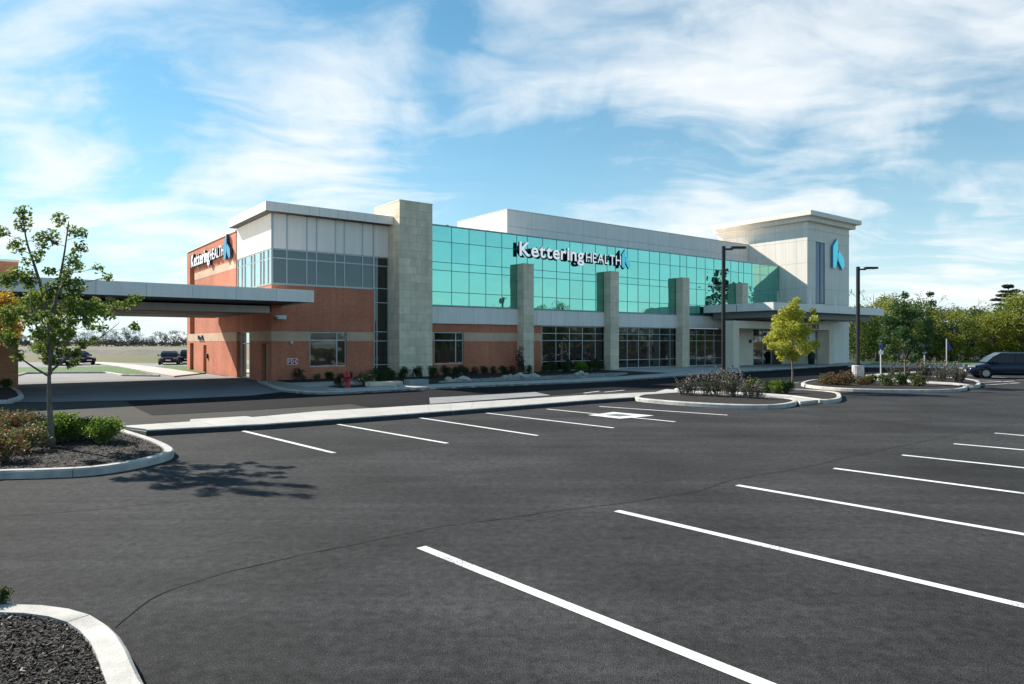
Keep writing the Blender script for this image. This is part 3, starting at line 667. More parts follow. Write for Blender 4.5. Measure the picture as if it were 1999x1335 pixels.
# metal panels with ribs above
frp=MB()
for x in us0[1:-1]+[.06,6.56]: frp.box(x-.035,x+.035,-.045,.14,7.99,10.06)
rib=frp.build('panel_rib',M['mull'],B,label='vertical metal ribs between the upper wall panels')
for a,b in zip(us0,us0[1:]): MB().box(a+.04,b-.04,-.012,.14,8.0,10.06).build('panel',M['panel'],B)
for a,b in zip([.04]+lst(.8,7.05,8)[0:],lst(.8,7.05,8)): MB().box(-.012,.14,a+.012,b-.012,8.0,10.06).build('panel',M['panelwarm'],B)
# roof slab with fascia panels
rs=MB().box(-.50,7.69,-.62,7.2,10.10,10.55).build('roof_slab',M['gap'],B)
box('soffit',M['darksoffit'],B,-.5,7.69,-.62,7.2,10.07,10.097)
rs2=rs
fj=[onv(x,-.66) for x in (522,565,604.5,623.5,661,679,713.5,735.5)]+[7.69]
fj[0]=-.53
for a,b in zip(fj,fj[1:]): MB().box(a+.008,b-.008,-.66,-.622,10.08,10.6).build('fascia_panel',M['panel'],rs)
for a,b in zip(lst(-.66,7.2,5),lst(-.66,7.2,5)[1:]): MB().box(-.55,-.502,a+.008,b-.008,10.08,10.6).build('fascia_panel',M['panelwarm'],rs)
MB().box(-.52,7.69,-.63,7.2,10.552,10.62).build('roof_edge',M['panelwarm'],rs)
# -- ground-floor window, left block
frame_grid([2.37,4.12,4.70],[.90,2.51,3.0],.10,.10,.07,'mull','darkglass','window',B,label='three-light dark window in the left brick front')
box('window_back',M['gap'],B,2.33,4.74,.24,.34,.86,3.04)
# -- dark glass strip beside the pylon
frame_grid([6.66,6.86,7.66],[.36,.91,2.47,3.07,4.98,5.92,7.39,7.95],.02,.14,.06,'mull','darkglass','glazed_strip',B,label='tall dark glazed strip beside the stone pylon')
box('window_back',M['gap'],B,6.602,7.69,.2,.3,0,10.05);box('panel',M['panel'],B,6.64,7.68,0,.14,8.0,10.06)
box('plinth',M['brick'],B,6.602,7.69,.01,.19,0,.32)
# -- limestone pylon
def stone_col(name,u0,u1,v0,v1,z0,z1,nf,ns,ch,label,proud=.012):
    c=box(name,M['joint'],B,u0+proud,u1-proud,v0+proud,v1,z0,z1-.02);c['label']=label
    n=round((z1-z0)/ch);h=(z1-z0)/n;g=.006
    for k in range(n):
        za,zb=z0+k*h+g,z0+(k+1)*h-(g if k<n-1 else 0)
        off=(k%2)*.5
        def cuts(L,nn):
            if nn==1: return [0,L]
            base=[L*i/nn for i in range(nn+1)]
            if off: base=[0]+[b-L/nn/2 for b in base[1:]]+[L]
            return base
        cs=cuts(u1-u0,nf)
        for a,b in zip(cs,cs[1:]):
            a_,b_=u0+a+(g if a>0 else 0),u0+b-(g if b<u1-u0 else 0)
            MB().box(a_,b_,v0+random.uniform(-.002,.002),v0+.08,za,zb).build('stone_block',M['stone'],c)
        cs=cuts(v1-v0-.081,ns)
        for a,b in zip(cs,cs[1:]):
            a_,b_=v0+.081+a+(g if a>0 else 0),v0+.081+b-g
            MB().box(u0+random.uniform(-.002,.002),u0+.08,a_,b_,za,zb).build('stone_block',M['stone'],c)
        if nf==1:
            MB().box(u1-.08,u1,v0+.081,v1,za,zb).build('stone_block',M['stone'],c) if k%2==0 else None
    return c
py_=stone_col('stone_pylon',7.7,10.15,-1.5,2.1,0,11.52,3,3,.52,'broad limestone pylon between the brick block and the glass')
MB().box(7.68,10.17,-1.52,2.12,11.522,11.60).build('coping',M['stone'],py_)
for i,(uu) in enumerate((17.9,26.95,36.1,45.2)):
    c=stone_col('stone_pier',uu,uu+.97,-1.5,-.72,0,8.14,1,1,.62,'%s limestone pier in front of the glass'%['first','second','third','fourth'][i])
    MB().box(uu-.01,uu+.98,-1.51,-.71,8.142,8.2).build('coping',M['stone'],c)
# -- main facade, plane v=.5
P=-.7
fz=lambda z:CAMH+(z-CAMH)*.971
W0,W1=onv(847.5,P),onv(905.5,P);G0=onv(1057.5,P)
mw=MB()
for (a,b,c,d) in [(10.15,G0,0,.87),(10.15,W0,.87,2.46),(W1,G0,.87,2.46),(10.15,W0,3.07,3.66),(W1,G0,3.07,3.66),(W0,W1,3.09,3.66)]: mw.box(a,b,P,P+.35,c,d)
mw.build('brick_wall',M['brick'],B)
MB().box(10.15,W0,P-.012,P+.35,2.462,3.068).build('sandstone_band',M['sand'],B);MB().box(W1,G0,P-.012,P+.35,2.462,3.068).build('sandstone_band',M['sand'],B)
frame_grid([W0+.04,onv(890.8,P),W1-.04],[.91,2.51,3.05],P+.08,.1,.07,'mull','darkglass','window',B,label='three-light dark window right of the pylon')
box('window_back',M['gap'],B,W0,W1,P+.22,P+.34,.87,3.09)
bnd=box('spandrel_band',M['gap'],B,10.16,53.2,P-.10,P+.35,3.68,4.86);bnd['label']='grey panel band under the teal glass'
bu=[10.18]+[onv(853,P)+1.45*i for i in range(30)]
for a,b in zip(bu,bu[1:]): MB().box(a+.01,b-.01,P-.15,P-.102,3.67,4.83).build('panel',M['panel'],bnd)
MB().box(10.16,53.2,P-.19,P-.001,4.862,4.9).build('sill',M['mull'],bnd)
gu=[10.2]+[onv(x,P) for x in (882,916,948.6,980,1009,1029.7,1059.5,1087,1112.5,1138,1162.9,1185.5,1201.6,1225,1246,1268,1288,1308.6,1327.7,1341,1360,1377,1394,1411,1427,1442,1452,1468,1484,1500)]+[52.9]
cw=frame_grid(gu,[4.93,5.84,7.32,7.88,9.30,10.36],P,.12,.035,'mullteal','teal','curtain_wall',B,wz=.045,glass_back=.02,label='teal mirror-glass upper curtain wall')
box('window_back',M['gap'],B,10.16,52.98,P+.14,P+.3,4.9,10.37)
box('parapet_cap',M['mull'],B,10.152,52.98,P-.05,P+.4,10.372,10.44)
box('roof',M['roof'],B,10.16,52.9,P+.31,.89,9.5,9.7)
lu=[G0+.04]+[onv(x,P) for x in (1085.7,1112,1137.4,1162.6,1184.5,1202,1225,1247,1268.3,1288,1308.6,1328,1342,1360,1377,1394,1411,1428,1446)]
frame_grid(lu,[.22,.89,2.51,3.07,3.62],P+.02,.12,.055,'mull','darkglass','lobby_glazing',B,label='dark ground-floor lobby glazing in aluminium grid')
box('window_back',M['gap'],B,G0+.002,lu[-1],P+.2,P+.34,0,3.66);box('plinth',M['mull'],B,G0+.002,lu[-1],P+.03,P+.19,.1,.19)
# -- penthouse screen
ph=box('penthouse',M['gap'],B,19.84,53.0,3.06,10.3,9.6,13.02);ph['label']='pale metal-panelled rooftop screen'
pu=[19.78]+[22.3+2.9*i for i in range(12)];pu[-1]=53.0
for a,b in zip(pu,pu[1:]):
    for c,d in ((9.7,11.75),(11.75,13.06)): MB().box(a+.01,b-.01,3.0,3.058,c+.01,d-.01).build('panel',M['panel'],ph)
for a,b in zip(lst(3.0,10.35,3),lst(3.0,10.35,3)[1:]):
    for c,d in ((9.7,11.75),(11.75,13.06)): MB().box(19.78,19.838,a+.01,b-.01,c+.01,d-.01).build('panel',M['panelwarm'],ph)
MB().box(19.76,53.0,2.98,10.36,13.062,13.12).build('coping',M['panelwarm'],ph)
# rooftop vent near the pylon
MB().lathe([(.10,0),(.10,.5),(.22,.55),(.24,.72),(.12,.85)],12,(13.6,2.2,10.2)).build('roof_vent',M['black'],B,smooth=True)
MB().box(13.45,13.75,2.05,2.35,9.7,10.3).build('vent_curb',M['roof'],B)
# -- tower
TU0,TU1,TV0,TV1=onv(1576,-3.8),onv(1657.5,-3.8),-3.8,onu(1402,onv(1576,-3.8))
tw=MB().box(TU0+.06,TU1-.06,TV0+.06,TV1,0,14.7).build('tower',M['gap'],B,label='tall pale panelled tower over the entrance')
zs=[4.6,6.4,7.95,10.5,12.8,14.05,14.72]
tv=lst(TV0+.0,TV1,9)
for a,b in zip(tv,tv[1:]):
    for c,d in zip([.1]+zs,zs): MB().box(TU0,TU0+.058,a+(.0 if a==tv[0] else .009),b-.009,c+.009,d-.009).build('panel',M['panelwarm'],tw)
wu0,wu1=onv(1592.5,-3.8),onv(1610,-3.8)
for a,b in ((TU0,wu0),(wu1,TU1)):
    for c,d in zip([.1]+zs,zs): MB().box(a+(.06 if a==TU0 else 0),b,TV0,TV0+.058,c+.009,d-.009).build('panel',M['panelwarm'],tw)
for c,d in ((.1,4.6),(4.6,6.4),(12.8,14.05),(14.05,14.72)): MB().box(wu0+.009,wu1-.009,TV0,TV0+.058,c+.009,d-.009).build('panel',M['panelwarm'],tw)
for a,b in ((.06,.12),):pass
MB().box(TU0-.06,TU1+.06,TV0-.06,TV1+.06,13.98,14.06).build('cornice_line',M['panelwarm'],tw)
frame_grid([wu0+.05,(wu0+wu1)/2,wu1-.05],[6.44,12.76],TV0+.004,.05,.08,'navy','blueglass','tower_window',B,glass_back=.03,label='tall narrow navy window in the tower')
MB().box(TU0-1.1,TU1+.75,-4.8,onu(1388,TU0-1.1),15.16,15.62).build('tower_roof',M['panelwarm'],B)
MB().box(TU0-.55,TU1+.45,-4.3,TV1+.3,14.72,15.158).build('tower_cornice',M['panelwarm'],B)
# -- entrance portal and recessed entrance
pv=-5.2
pl0,pl1,pr0,pr1=onv(1432,pv),onv(1443,pv),onv(1619,pv),onv(1628,pv);pz=4.28
pt=MB();pt.box(pl0,pl1,pv,pv+.95,0,pz);pt.box(pr0,pr1,pv,pv+1.3,0,pz);pt.box(pl1,pr0,pv+.003,pv+.94,3.62,pz-.002)
pt.build('entrance_portal',M['beige'],B,label='beige portal frame around the recessed entrance')
ev=-2.0;eu=lambda x:onv(x,ev)
def ewall(a,b): box('entrance_wall',M['beige'],B,a,b,ev,ev+.2,0,4.4)
ewall(eu(1443),eu(1470));MB().box(eu(1443),eu(1443)+.2,ev+.201,P-.01,0,4.4).build('entrance_wall',M['beige'],B)
frame_grid([eu(1470.5),eu(1489),eu(1506),eu(1526)],[.1,2.9,3.65],ev,.1,.07,'mull','darkglass','entrance_doors',B,label='dark glazed sliding entrance doors')
ewall(eu(1527),eu(1548))
frame_grid([eu(1549),eu(1562),eu(1576)],[.1,2.9,3.65],ev,.1,.07,'mull','darkglass','lobby_window',B)
ewall(eu(1577),TU0-.002)
box('window_back',M['gap'],B,eu(1470),TU0-.002,ev+.21,ev+.4,0,4.4)
frame_grid([onv(1593,-3.86),onv(1604,-3.86)],[.6,1.3,3.4],-3.90,.07,.06,'mull','darkglass','side_window',B,glass_back=.02)
box('speaker_box',M['black'],B,eu(1462),eu(1466),ev-.1,ev-.001,2.3,2.65)
# -- entrance canopy
c0=onv(1370,P);c1=onv(1728,-8.2);cf=onu(1510,c0);cz=5.82;cb=5.12
ec=MB().box(c0+.07,c1-.06,cf+.07,P-.2,cb+.06,cz-.08).build('entrance_canopy',M['gap'],B,label='broad flat grey canopy projecting over the entrance')
cu=lst(c0,c1,4)
for a,b in zip(cu,cu[1:]): MB().box(a+.004,b-.004,cf,cf+.068,cb,cz).build('fascia_panel',M['panel'],ec)
cvv=lst(cf,P-.2,2)
for a,b in zip(cvv,cvv[1:]): MB().box(c0,c0+.068,a+.07,b-.004,cb,cz).build('fascia_panel',M['panel'],ec)
for a,b in zip(cvv,cvv[1:]): MB().box(c1-.058,c1,a+.07,b-.004,cb,cz).build('fascia_panel',M['panel'],ec)
MB().box(c0+.07,c1-.06,cf+.07,P-.2,cb+.01,cb+.058).build('soffit',M['soffit'],ec)
MB().box(c0+1,c1-1,cf+.9,P-.5,cb-.55,cb+.008).build('drop_soffit',M['soffit'],ec)
for a in (4,7.5,11,14.5,17.5):
    for b in (1.9,3.0): MB().lathe([(.28,-.02),(.28,0)],14,(c0+a,cf+b,cb-.553)).build('downlight',M['lampglow'],ec)
for a in (1.2,6.5,11,15.5): MB().tube([(c0+a,cf+.3,cz),(c0+a,cf+.3,cz+1)],.018,5).build('lightning_rod',M['post'],ec)
for a in (43.9,23.0): MB().tube([(a,P+.1,10.4),(a,P+.1,11.4)],.018,5).build('lightning_rod',M['post'],B)
# fixtures on the walls
def bl(o,u_,v_,z_,rz=0): o.location=b2w(u_,v_,z_);o.rotation_euler=(0,0,ANG+rz);return o
wl=empty('wall_lamp');MB().box(-.30,.30,-.42,-.03,.02,.15).build('lamp_housing',M['white'],wl);MB().prism([(-.30,-.42),(.30,-.42),(.22,-.55),(-.22,-.55)],-.10,.04).build('lamp_hood',M['white'],wl)
MB().box(-.2,.2,-.03,0,-.1,.2).build('bracket',M['black'],wl);MB().box(-.24,.24,-.40,-.1,-.02,.018).build('lamp_lens',M['black'],wl)
bl(wl,.45,0,3.85);tag(wl,'white hooded lamp high on the brick corner beside the left canopy','wall lamp')
cm=empty('security_camera');MB().lathe([(.09,0),(.09,.05),(.07,.09)],12).build('mount',M['white'],cm);
cmx=MB();cmx.lathe([(.03,-.11),(.07,-.08),(.085,-.02),(.085,0)],12);cmx.build('dome',M['white'],cm,smooth=True)
for ch in cm.children: ch.location=(0,-.1,0)
bl(cm,1.17,0,2.36);tag(cm,'small white dome camera on the sandstone band above the red FDC sign','camera')
for (vv,w_) in ((17.6,.9),): pass
# ------------------------------------------------------------------ lettering
def glyph(ch,size,depth,off,sx=1.0,faces=('signwhite','navy')):
    cu=bpy.data.curves.new('glyph','FONT');cu.body=ch;cu.size=size;cu.extrude=depth/2;cu.offset=off;cu.resolution_u=4
    t=bpy.data.objects.new('tmp',cu);COL.objects.link(t)
    dg=bpy.context.evaluated_depsgraph_get();dg.update();me=bpy.data.meshes.new_from_object(t.evaluated_get(dg))
    bpy.data.objects.remove(t)
    xs=[v.co.x for v in me.vertices];x0,x1=min(xs),max(xs)
    for v in me.vertices: v.co=Vector(((v.co.x-x0)*sx,-v.co.z,v.co.y))
    me.materials.clear();me.materials.append(M[faces[0]]);me.materials.append(M[faces[1]])
    me.update()
    for p in me.polygons: p.material_index=0 if p.normal.y<-.7 else 1
    return me,(x1-x0)*sx
def word(parent,text,x,size,depth,off,gap,sx=1.0,z=0,faces=('signwhite','navy')):
    for ch in text:
        if ch==' ': x+=size*.3;continue
        me,w=glyph(ch,size,depth,off,sx,faces);o=obj('letter',me,parent);o.location=(x,0,z);x+=w+gap
    return x
def textwidth(text,size,off,gap,sx):
    w=0
    for ch in text:
        me,a=glyph(ch,size,.1,off,sx);bpy.data.meshes.remove(me);w+=a+gap
    return w-gap
LOGO1=[(.07,.04),(.07,.72),(.16,.81),(.42,1.0),(.46,.95),(.44,.40),(.30,.04)]
LOGO2=[(.54,.62),(.62,.58),(.95,.38),(1.0,.12),(.82,0),(.48,.30),(.46,.5)]
def emblem(parent,x,z,w,h,d,faces=('glowcyan','navy'),face2=None):
    for i,L_ in enumerate((LOGO1,LOGO2)):
        mb=MB();pts=[(x+a*w,z+b*h) for a,b in L_];ar=sum(pts[i][0]*pts[(i+1)%len(pts)][1]-pts[(i+1)%len(pts)][0]*pts[i][1] for i in range(len(pts)))
        if ar<0: pts=pts[::-1]
        n=len(pts);mb.v=[(p[0],-d/2,p[1]) for p in pts]+[(p[0],d/2,p[1]) for p in pts]
        mb.f=[tuple(range(n)),tuple(range(2*n-1,n-1,-1))]+[(j,n+j,n+(j+1)%n,(j+1)%n) for j in range(n)];mb.m=[0,1]+[1]*n
        mb.build('emblem_blade',[M[faces[0] if i==0 else (face2 or faces[0])],M[faces[1]]],parent)
def wall_sign(name,total,wk,wh,size,hs,depth,label,cat,face='glowwhite',emb='glowcyan',eh=1.6,ez=-.25):
    s=empty(name)
    g1=.06*size;w1=textwidth('Kettering',size,.020*size,g1,1);s1=wk/w1
    word(s,'Kettering',0,size,depth,.020*size,g1*s1,s1,0,(face,'navy'))
    g2=.11*hs;w2=textwidth('HEALTH',hs,.0,g2,1);s2=wh/w2
    word(s,'HEALTH',wk+.22,hs,depth,.006,g2*s2,s2,0,(face,'navy'))
    emblem(s,wk+wh+.34,ez,total-wk-wh-.34,eh,depth,(emb,'navy'))
    return tag(s,label,cat)
s1=wall_sign('wall_sign',onv(1229,-1.0)-onv(1013,-1.0),onv(1139,-1.0)-onv(1013,-1.0),onv(1210,-1.0)-onv(1143,-1.0),1.45,1.10,.16,'white channel-letter hospital name sign mounted on the teal glass','sign')
s1.location=b2w(onv(1013,-1.0),-1.0,8.82);s1.rotation_euler=(0,0,ANG)
rl=MB().box(0,10.8,.09,.13,.40,.52);rl.build('mounting_rail',M['navy'],s1)
for i in range(8): MB().box(.2+i*1.45,.26+i*1.45,.13,.30,.40,.5).build('mounting_strut',M['navy'],s1)
s2=wall_sign('wall_sign',11.4,5.9,3.5,1.40,1.12,.2,'hospital name sign on the sunlit brick side wall above the left canopy','sign','glowwhite','cyand',1.8,-.4)
s2.location=b2w(-.14,19.3,8.5);s2.rotation_euler=(0,0,ANG-math.pi/2)
s3=empty('tower_emblem');emblem(s3,0,0,2.6,3.25,.22,('glowcyan','cyand'));s3.location=b2w(onv(1623,-4.0),-4.0,10.15);s3.rotation_euler=(0,0,ANG)
tag(s3,'large cyan h-shaped emblem mounted on the tower front','emblem')
s4=empty('entrance_lettering');word(s4,'ENTRANCE',0,.62,.05,.008,.09,1,0,('navy','navy'));s4.location=b2w(onv(1562,-5.24),-5.24,3.72);s4.rotation_euler=(0,0,ANG)
tag(s4,'dark ENTRANCE lettering on the beige portal behind the yellow tree','sign')
s5=empty('fire_connection_sign');MB().box(0,.62,-.02,0,0,.40).build('plate',M['signwhite'],s5);MB().box(.03,.59,-.026,-.021,.03,.37).build('plate_field',M['red'],s5)
word(s5,'FDC',.07,.36,.01,.006,.05,.8,.08,('signwhite','signwhite'))
for o in s5.children:
    if o.name.startswith('letter'): o.location.y=-.034
s5.location=b2w(.92,-.004,1.02);s5.rotation_euler=(0,0,ANG);tag(s5,'small red FDC sign on the brick front','sign')
s6=empty('side_lettering')
for i,(x,w,h) in enumerate([(0,.34,.34),(.5,.18,.10),(.8,.12,.22),(1.15,.36,.34)]):
    MB().box(x,x+w*.45,-.1,0,0,h).box(x+w*.5,x+w,-.1,0,0,h*.6).build('letter',M['navy'],s6)
s6.location=b2w(-.02,17.6,2.58);s6.rotation_euler=(0,0,ANG-math.pi/2);tag(s6,'tiny dark unreadable lettering on the sandstone band of the side wall','sign')

# ------------------------------------------------------------------ drive-through canopy with brick piers
K=empty('drive_through_canopy',tuple(C0),ANG);tag(K,'long flat grey drive-through canopy left of the building, on an orange brick pier','canopy')
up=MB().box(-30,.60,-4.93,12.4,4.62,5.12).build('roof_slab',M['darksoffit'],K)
ju=[.66-2.03*i for i in range(16)]
for a,b in zip(ju[1:],ju): MB().box(a+.008,b-.008,-5.0,-4.932,4.55,5.15).build('fascia_panel',M['panel'],up)
MB().box(.602,.66,-4.93,-.02,4.55,5.15).build('fascia_panel',M['panel'],up)
MB().box(-30,.64,-4.98,12.4,5.152,5.2).build('roof_edge',M['panel'],up)
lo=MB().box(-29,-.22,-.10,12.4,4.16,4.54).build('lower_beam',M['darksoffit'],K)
for i in range(6): 
    a=-.16-(5.2*i);MB().box(a-5.192,a,-.16,-.102,4.12,4.52).build('fascia_panel',M['panelwarm'],lo)
for i in range(6):
    for b in (2.2,6.5,10): MB().box(-3.2-i*3.6,-1.9-i*3.6,b,b+.5,4.135,4.157).build('ceiling_fixture',M['black'],lo)
def pier(u0,u1,v0,v1):
    p=MB().box(u0,u1,v0,v1,0,2.9).box(u0,u1,v0,v1,3.3,4.1).box(u0,u1,v0,v1,5.21,6.6).build('brick_pier',M['orangebrick'],K)
    MB().box(u0-.02,u1+.02,v0-.02,v1+.02,2.902,3.298).build('sandstone_band',M['sand'],p)
    MB().box(u0-.05,u1+.05,v0-.05,v1+.05,6.602,6.72).build('coping',M['panel'],p)
pier(-17.5,-12.1,3.46,5.4)

# ------------------------------------------------------------------ vegetation
def leafmesh(name,clusters,n,size,mats,flower=None,rnd=random,flat=0,shape='kite',ratio=.62):
    mb=MB();tot=sum(c[1]**2 for c in clusters) or 1
    for (c,r,sq) in clusters:
        k=max(3,int(n*r*r/tot))
        for _ in range(k):
            d=Vector((rnd.gauss(0,1),rnd.gauss(0,1),rnd.gauss(0,1)));d=d.normalized()*(r*rnd.random()**.45);d.z*=sq
            p=Vector(c)+d;s=size*rnd.uniform(.6,1.35)
            a=Vector((rnd.gauss(0,1),rnd.gauss(0,1),rnd.gauss(0,.7)-.2)).normalized();b=a.cross(Vector((rnd.gauss(0,1),rnd.gauss(0,1),rnd.gauss(0,1)))).normalized()
            q=len(mb.v);nn=a.cross(b)*s*.12
            mb.v+=[tuple(p-a*s*.5),tuple(p+b*s*ratio*.5+nn),tuple(p+a*s*.5),tuple(p-b*s*ratio*.5+nn)]
            mi=1 if flower and rnd.random()<flower else 0
            mb.f+=[(q,q+1,q+2),(q,q+2,q+3)];mb.m+=[mi,mi]
    return mb.mesh(name,mats)
def treemeshes(H,trunk_r,clusters,nleaf,leafsize,leafmats,z0=0,split=None,bark='bark',rnd=random,lean=(0,0),nsub=2,topz=None,ratio=.62,leaders=()):
    mb=MB();pts=[];rr=[];k=9;tz=topz or H*.9
    for i in range(k):
        t=i/(k-1);pts.append(Vector((lean[0]*t+.05*math.sin(t*7+1)*H*.06,lean[1]*t+.04*math.sin(t*5)*H*.06,tz*t)));rr.append(trunk_r*(1-.85*t)*(1.35 if i==0 else 1))
    mb.tube(pts,rr,8)
    def trunkat(z):
        t=max(0,min(1,z/tz))*(k-1);i=min(int(t),k-2);return pts[i].lerp(pts[i+1],t-i),rr[i]*(1-(t-i))+rr[i+1]*(t-i)
    axes=[]
    for pl,r0 in leaders:
        sm=smoothline([Vector(p) for p in pl],False,6);rl=[r0*(1-.85*i/(len(sm)-1)) for i in range(len(sm))];mb.tube(sm,rl,6);axes+=list(zip(sm,rl))
    for (c,r,sq) in clusters:
        c=Vector(c);cand=[(p,q) for p,q in axes if z0<p.z<c.z-.10]
        if cand:
            b,br=min(cand,key=lambda e:(e[0]-c).length+.25*abs(c.z-e[0].z-.35));mid=b.lerp(c,.5)+Vector((0,0,-.06*(c-b).length));R0=min(br*.5,.018)
            mb.tube([b,mid,c],[R0,R0*.6,R0*.2],5,cap=False)
            for _ in range(nsub):
                e=c+Vector((rnd.gauss(0,1),rnd.gauss(0,1),rnd.gauss(.2,.8)))*r*.7;mb.tube([mid.lerp(c,.4),e],[R0*.35,R0*.1],4,cap=False)
            continue
        hd=math.hypot(c.x,c.y);zb=max(z0*rnd.uniform(.92,1.5),c.z-hd*rnd.uniform(.6,1.1)-.1*H*.2);zb=min(zb,c.z-.1)
        b,br=trunkat(min(zb,tz*.97));mid=b.lerp(c,.5)+Vector((0,0,-.12*hd));
        R0=min(br*.5,trunk_r*.28);mb.tube([b,b.lerp(mid,.6),mid,mid.lerp(c,.55),c],[R0,R0*.8,R0*.6,R0*.4,R0*.15],5,cap=False)
        for _ in range(nsub):
            e=c+Vector((rnd.gauss(0,1),rnd.gauss(0,1),rnd.gauss(.2,.8)))*r*.6;mb.tube([mid.lerp(c,.4),c.lerp(e,.5),e],[R0*.3,R0*.2,R0*.08],4,cap=False)
    return mb.mesh('trunk',M[bark],True),leafmesh('crown',clusters,nleaf,leafsize,[M[m] for m in leafmats] if isinstance(leafmats,(list,tuple)) else M[leafmats],.0,rnd,ratio=ratio)
def place_tree(name,loc,ms,label,cat='tree',group=None,rz=0,sc=1,mat_override=None):
    e=empty(name,loc,rz);e.scale=(sc,)*3 if not isinstance(sc,tuple) else sc;tag(e,label,cat,group)
    obj('trunk',ms[0],e)
    if len(ms)>1 and ms[1]: 
        c=obj('crown',ms[1],e)
        if mat_override: c.material_slots[0].link='OBJECT';c.material_slots[0].material=M[mat_override]
    return e
def blob(cx,cz,rx,rz,n,r,rnd=random,shape=1.0):
    out=[]
    for i in range(n):
        while True:
            x,y,z=rnd.uniform(-1,1),rnd.uniform(-1,1),rnd.uniform(-1,1);d=x*x+y*y+z*z
            if .12<d<1: break
        w=1-.45*max(0,z)*shape
        out.append(((cx+x*rx*w,y*rx*w,cz+z*rz),r*rnd.uniform(.65,1.25),.8))
    return out
def rs(i): return random.Random(i)
# near-left maple
r=rs(3);base=gp(97,884);sc=base.y/FPX;base.z=.1
cl=[]
for (x,y,s) in [(45,424,.9),(40,446,.9),(32,468,.8),(60,470,.7),(58,494,.9),(70,512,.7),(50,520,.5),(132,442,.8),(120,455,.7),(145,462,.7),(128,480,.9),(148,492,.8),(122,500,.6),(142,520,.9),(120,525,.6),(90,535,.7),(168,528,.6),(172,545,.6),(60,560,1),(90,560,.9),(115,572,1),(145,556,.8),(165,575,.8),(60,590,1),(30,592,.9),(100,600,1),(135,600,.9),(165,602,.7),(215,592,.8),(222,605,.6),(200,612,.8),(185,622,.8),(210,632,.8),(218,642,.5),(25,622,1),(55,625,1),(90,632,.9),(130,630,.8),(160,640,.7),(190,645,.7),(45,652,1),(80,660,.9),(120,660,.8),(150,668,.7),(25,665,.9),(170,662,.6),(55,685,.9),(85,695,.8),(45,702,.7),(110,690,.7),(150,680,.6),(75,712,.6),(100,715,.5),(128,700,.5)]:
    cl.append((((x-97)*sc+r.uniform(-.05,.05),r.uniform(-.85,.85)*min(1,.35+(y-410)/220),CAMH+(HY-y)*sc),.19*s,1.0))
cl2=cl+[((c[0]+r.gauss(0,.14),c[1]+r.gauss(0,.2),c[2]+r.gauss(0,.13)),q*.75,1) for c,q,_ in cl for _k in range(2 if c[2]<3.7 else 0)]
cl_b=[c for i,c in enumerate(cl) if i%2==0 or c[0][2]>3.6]
q_=lambda x,y,d=0:((x-97)*sc,d,CAMH+(HY-y)*sc)
LD=[([q_(97,705),q_(96,640),q_(84,585),q_(68,530),q_(52,480),q_(42,418)],.055),([q_(97,690),q_(99,620,.1),q_(108,560,.12),q_(120,500,.1),q_(131,440,.05)],.05),
 ([q_(98,740),q_(112,690,-.2),q_(140,640,-.35),q_(175,612,-.4),q_(212,595,-.4)],.035),([q_(97,730),q_(80,680,.3),q_(58,635,.4),q_(35,600,.4)],.035),([q_(97,745),q_(70,720,-.2),q_(45,690,-.4),q_(20,640,-.5)],.028),([q_(98,735),q_(125,700,.3),q_(165,670,.5),q_(205,640,.5)],.03),([q_(98,680),q_(120,620,-.3),q_(150,560,-.4),q_(172,528,-.3)],.03),([q_(97,700),q_(90,640,-.35),q_(92,590,-.5),q_(88,540,-.4)],.025)]
ms=(treemeshes(5.3,.078,cl,10,.08,'lf_near',z0=1.75,rnd=r,topz=2.35,nsub=3,leaders=LD)[0],leafmesh('crown',[(c,q*1.12,1) for c,q,_ in cl2],9500,.078,M['lf_near'],0,r))
place_tree('maple_tree',base,ms,'young sparse green maple in the rose bed at the left')
# orange tree partly out of frame
r=rs(5);b=gp(-30,846);b.z=.1;s=b.y/FPX
cl=[(((x+30)*s,r.uniform(-.6,.6),CAMH+(HY-y)*s),.3*k,.9) for x,y,k in [(0,590,1),(12,605,1),(-10,620,1.1),(5,635,1),(-30,600,1.3),(-40,640,1.3),(-50,580,1),(15,625,.8),(-20,660,1.2),(-60,620,1.2),(-5,655,1)]]
ms=treemeshes(4,.07,cl,2600,.10,'lf_orange',z0=1.5,rnd=r,topz=3.4)
place_tree('maple_tree',b,ms,'orange-leaved young tree at the left edge of the frame')
# yellow tree
r=rs(11);b=gp(1547,764);s=b.y/FPX;b.z=.1
cl=[]
for (x,y,k) in [(1553,592,.55),(1547,602,.7),(1562,602,.6),(1530,612,.7),(1545,618,.9),(1562,618,.9),(1578,612,.5),(1520,628,.9),(1540,632,1.1),(1560,634,1.1),(1578,630,.7),(1515,645,1),(1535,648,1.2),(1557,650,1.2),(1578,648,.9),(1505,655,.7),(1525,664,1.1),(1547,666,1.2),(1568,664,1),(1500,668,.6),(1498,680,.6),(1515,680,1),(1537,684,1.1),(1558,684,1),(1578,680,.8),(1587,676,.5),(1510,692,.7),(1528,697,.9),(1548,700,.8),(1566,696,.6)]:
    cl.append((((x-1547)*s,r.uniform(-.9,.9)*.9,CAMH+(HY-y)*s),.38*k,.95))
ms=treemeshes(4.5,.06,cl,8500,.115,'lf_yellow',z0=1.3,rnd=r,topz=4.0)
place_tree('maple_tree',b,ms,'small dense yellow-leaved maple in the island before the entrance')
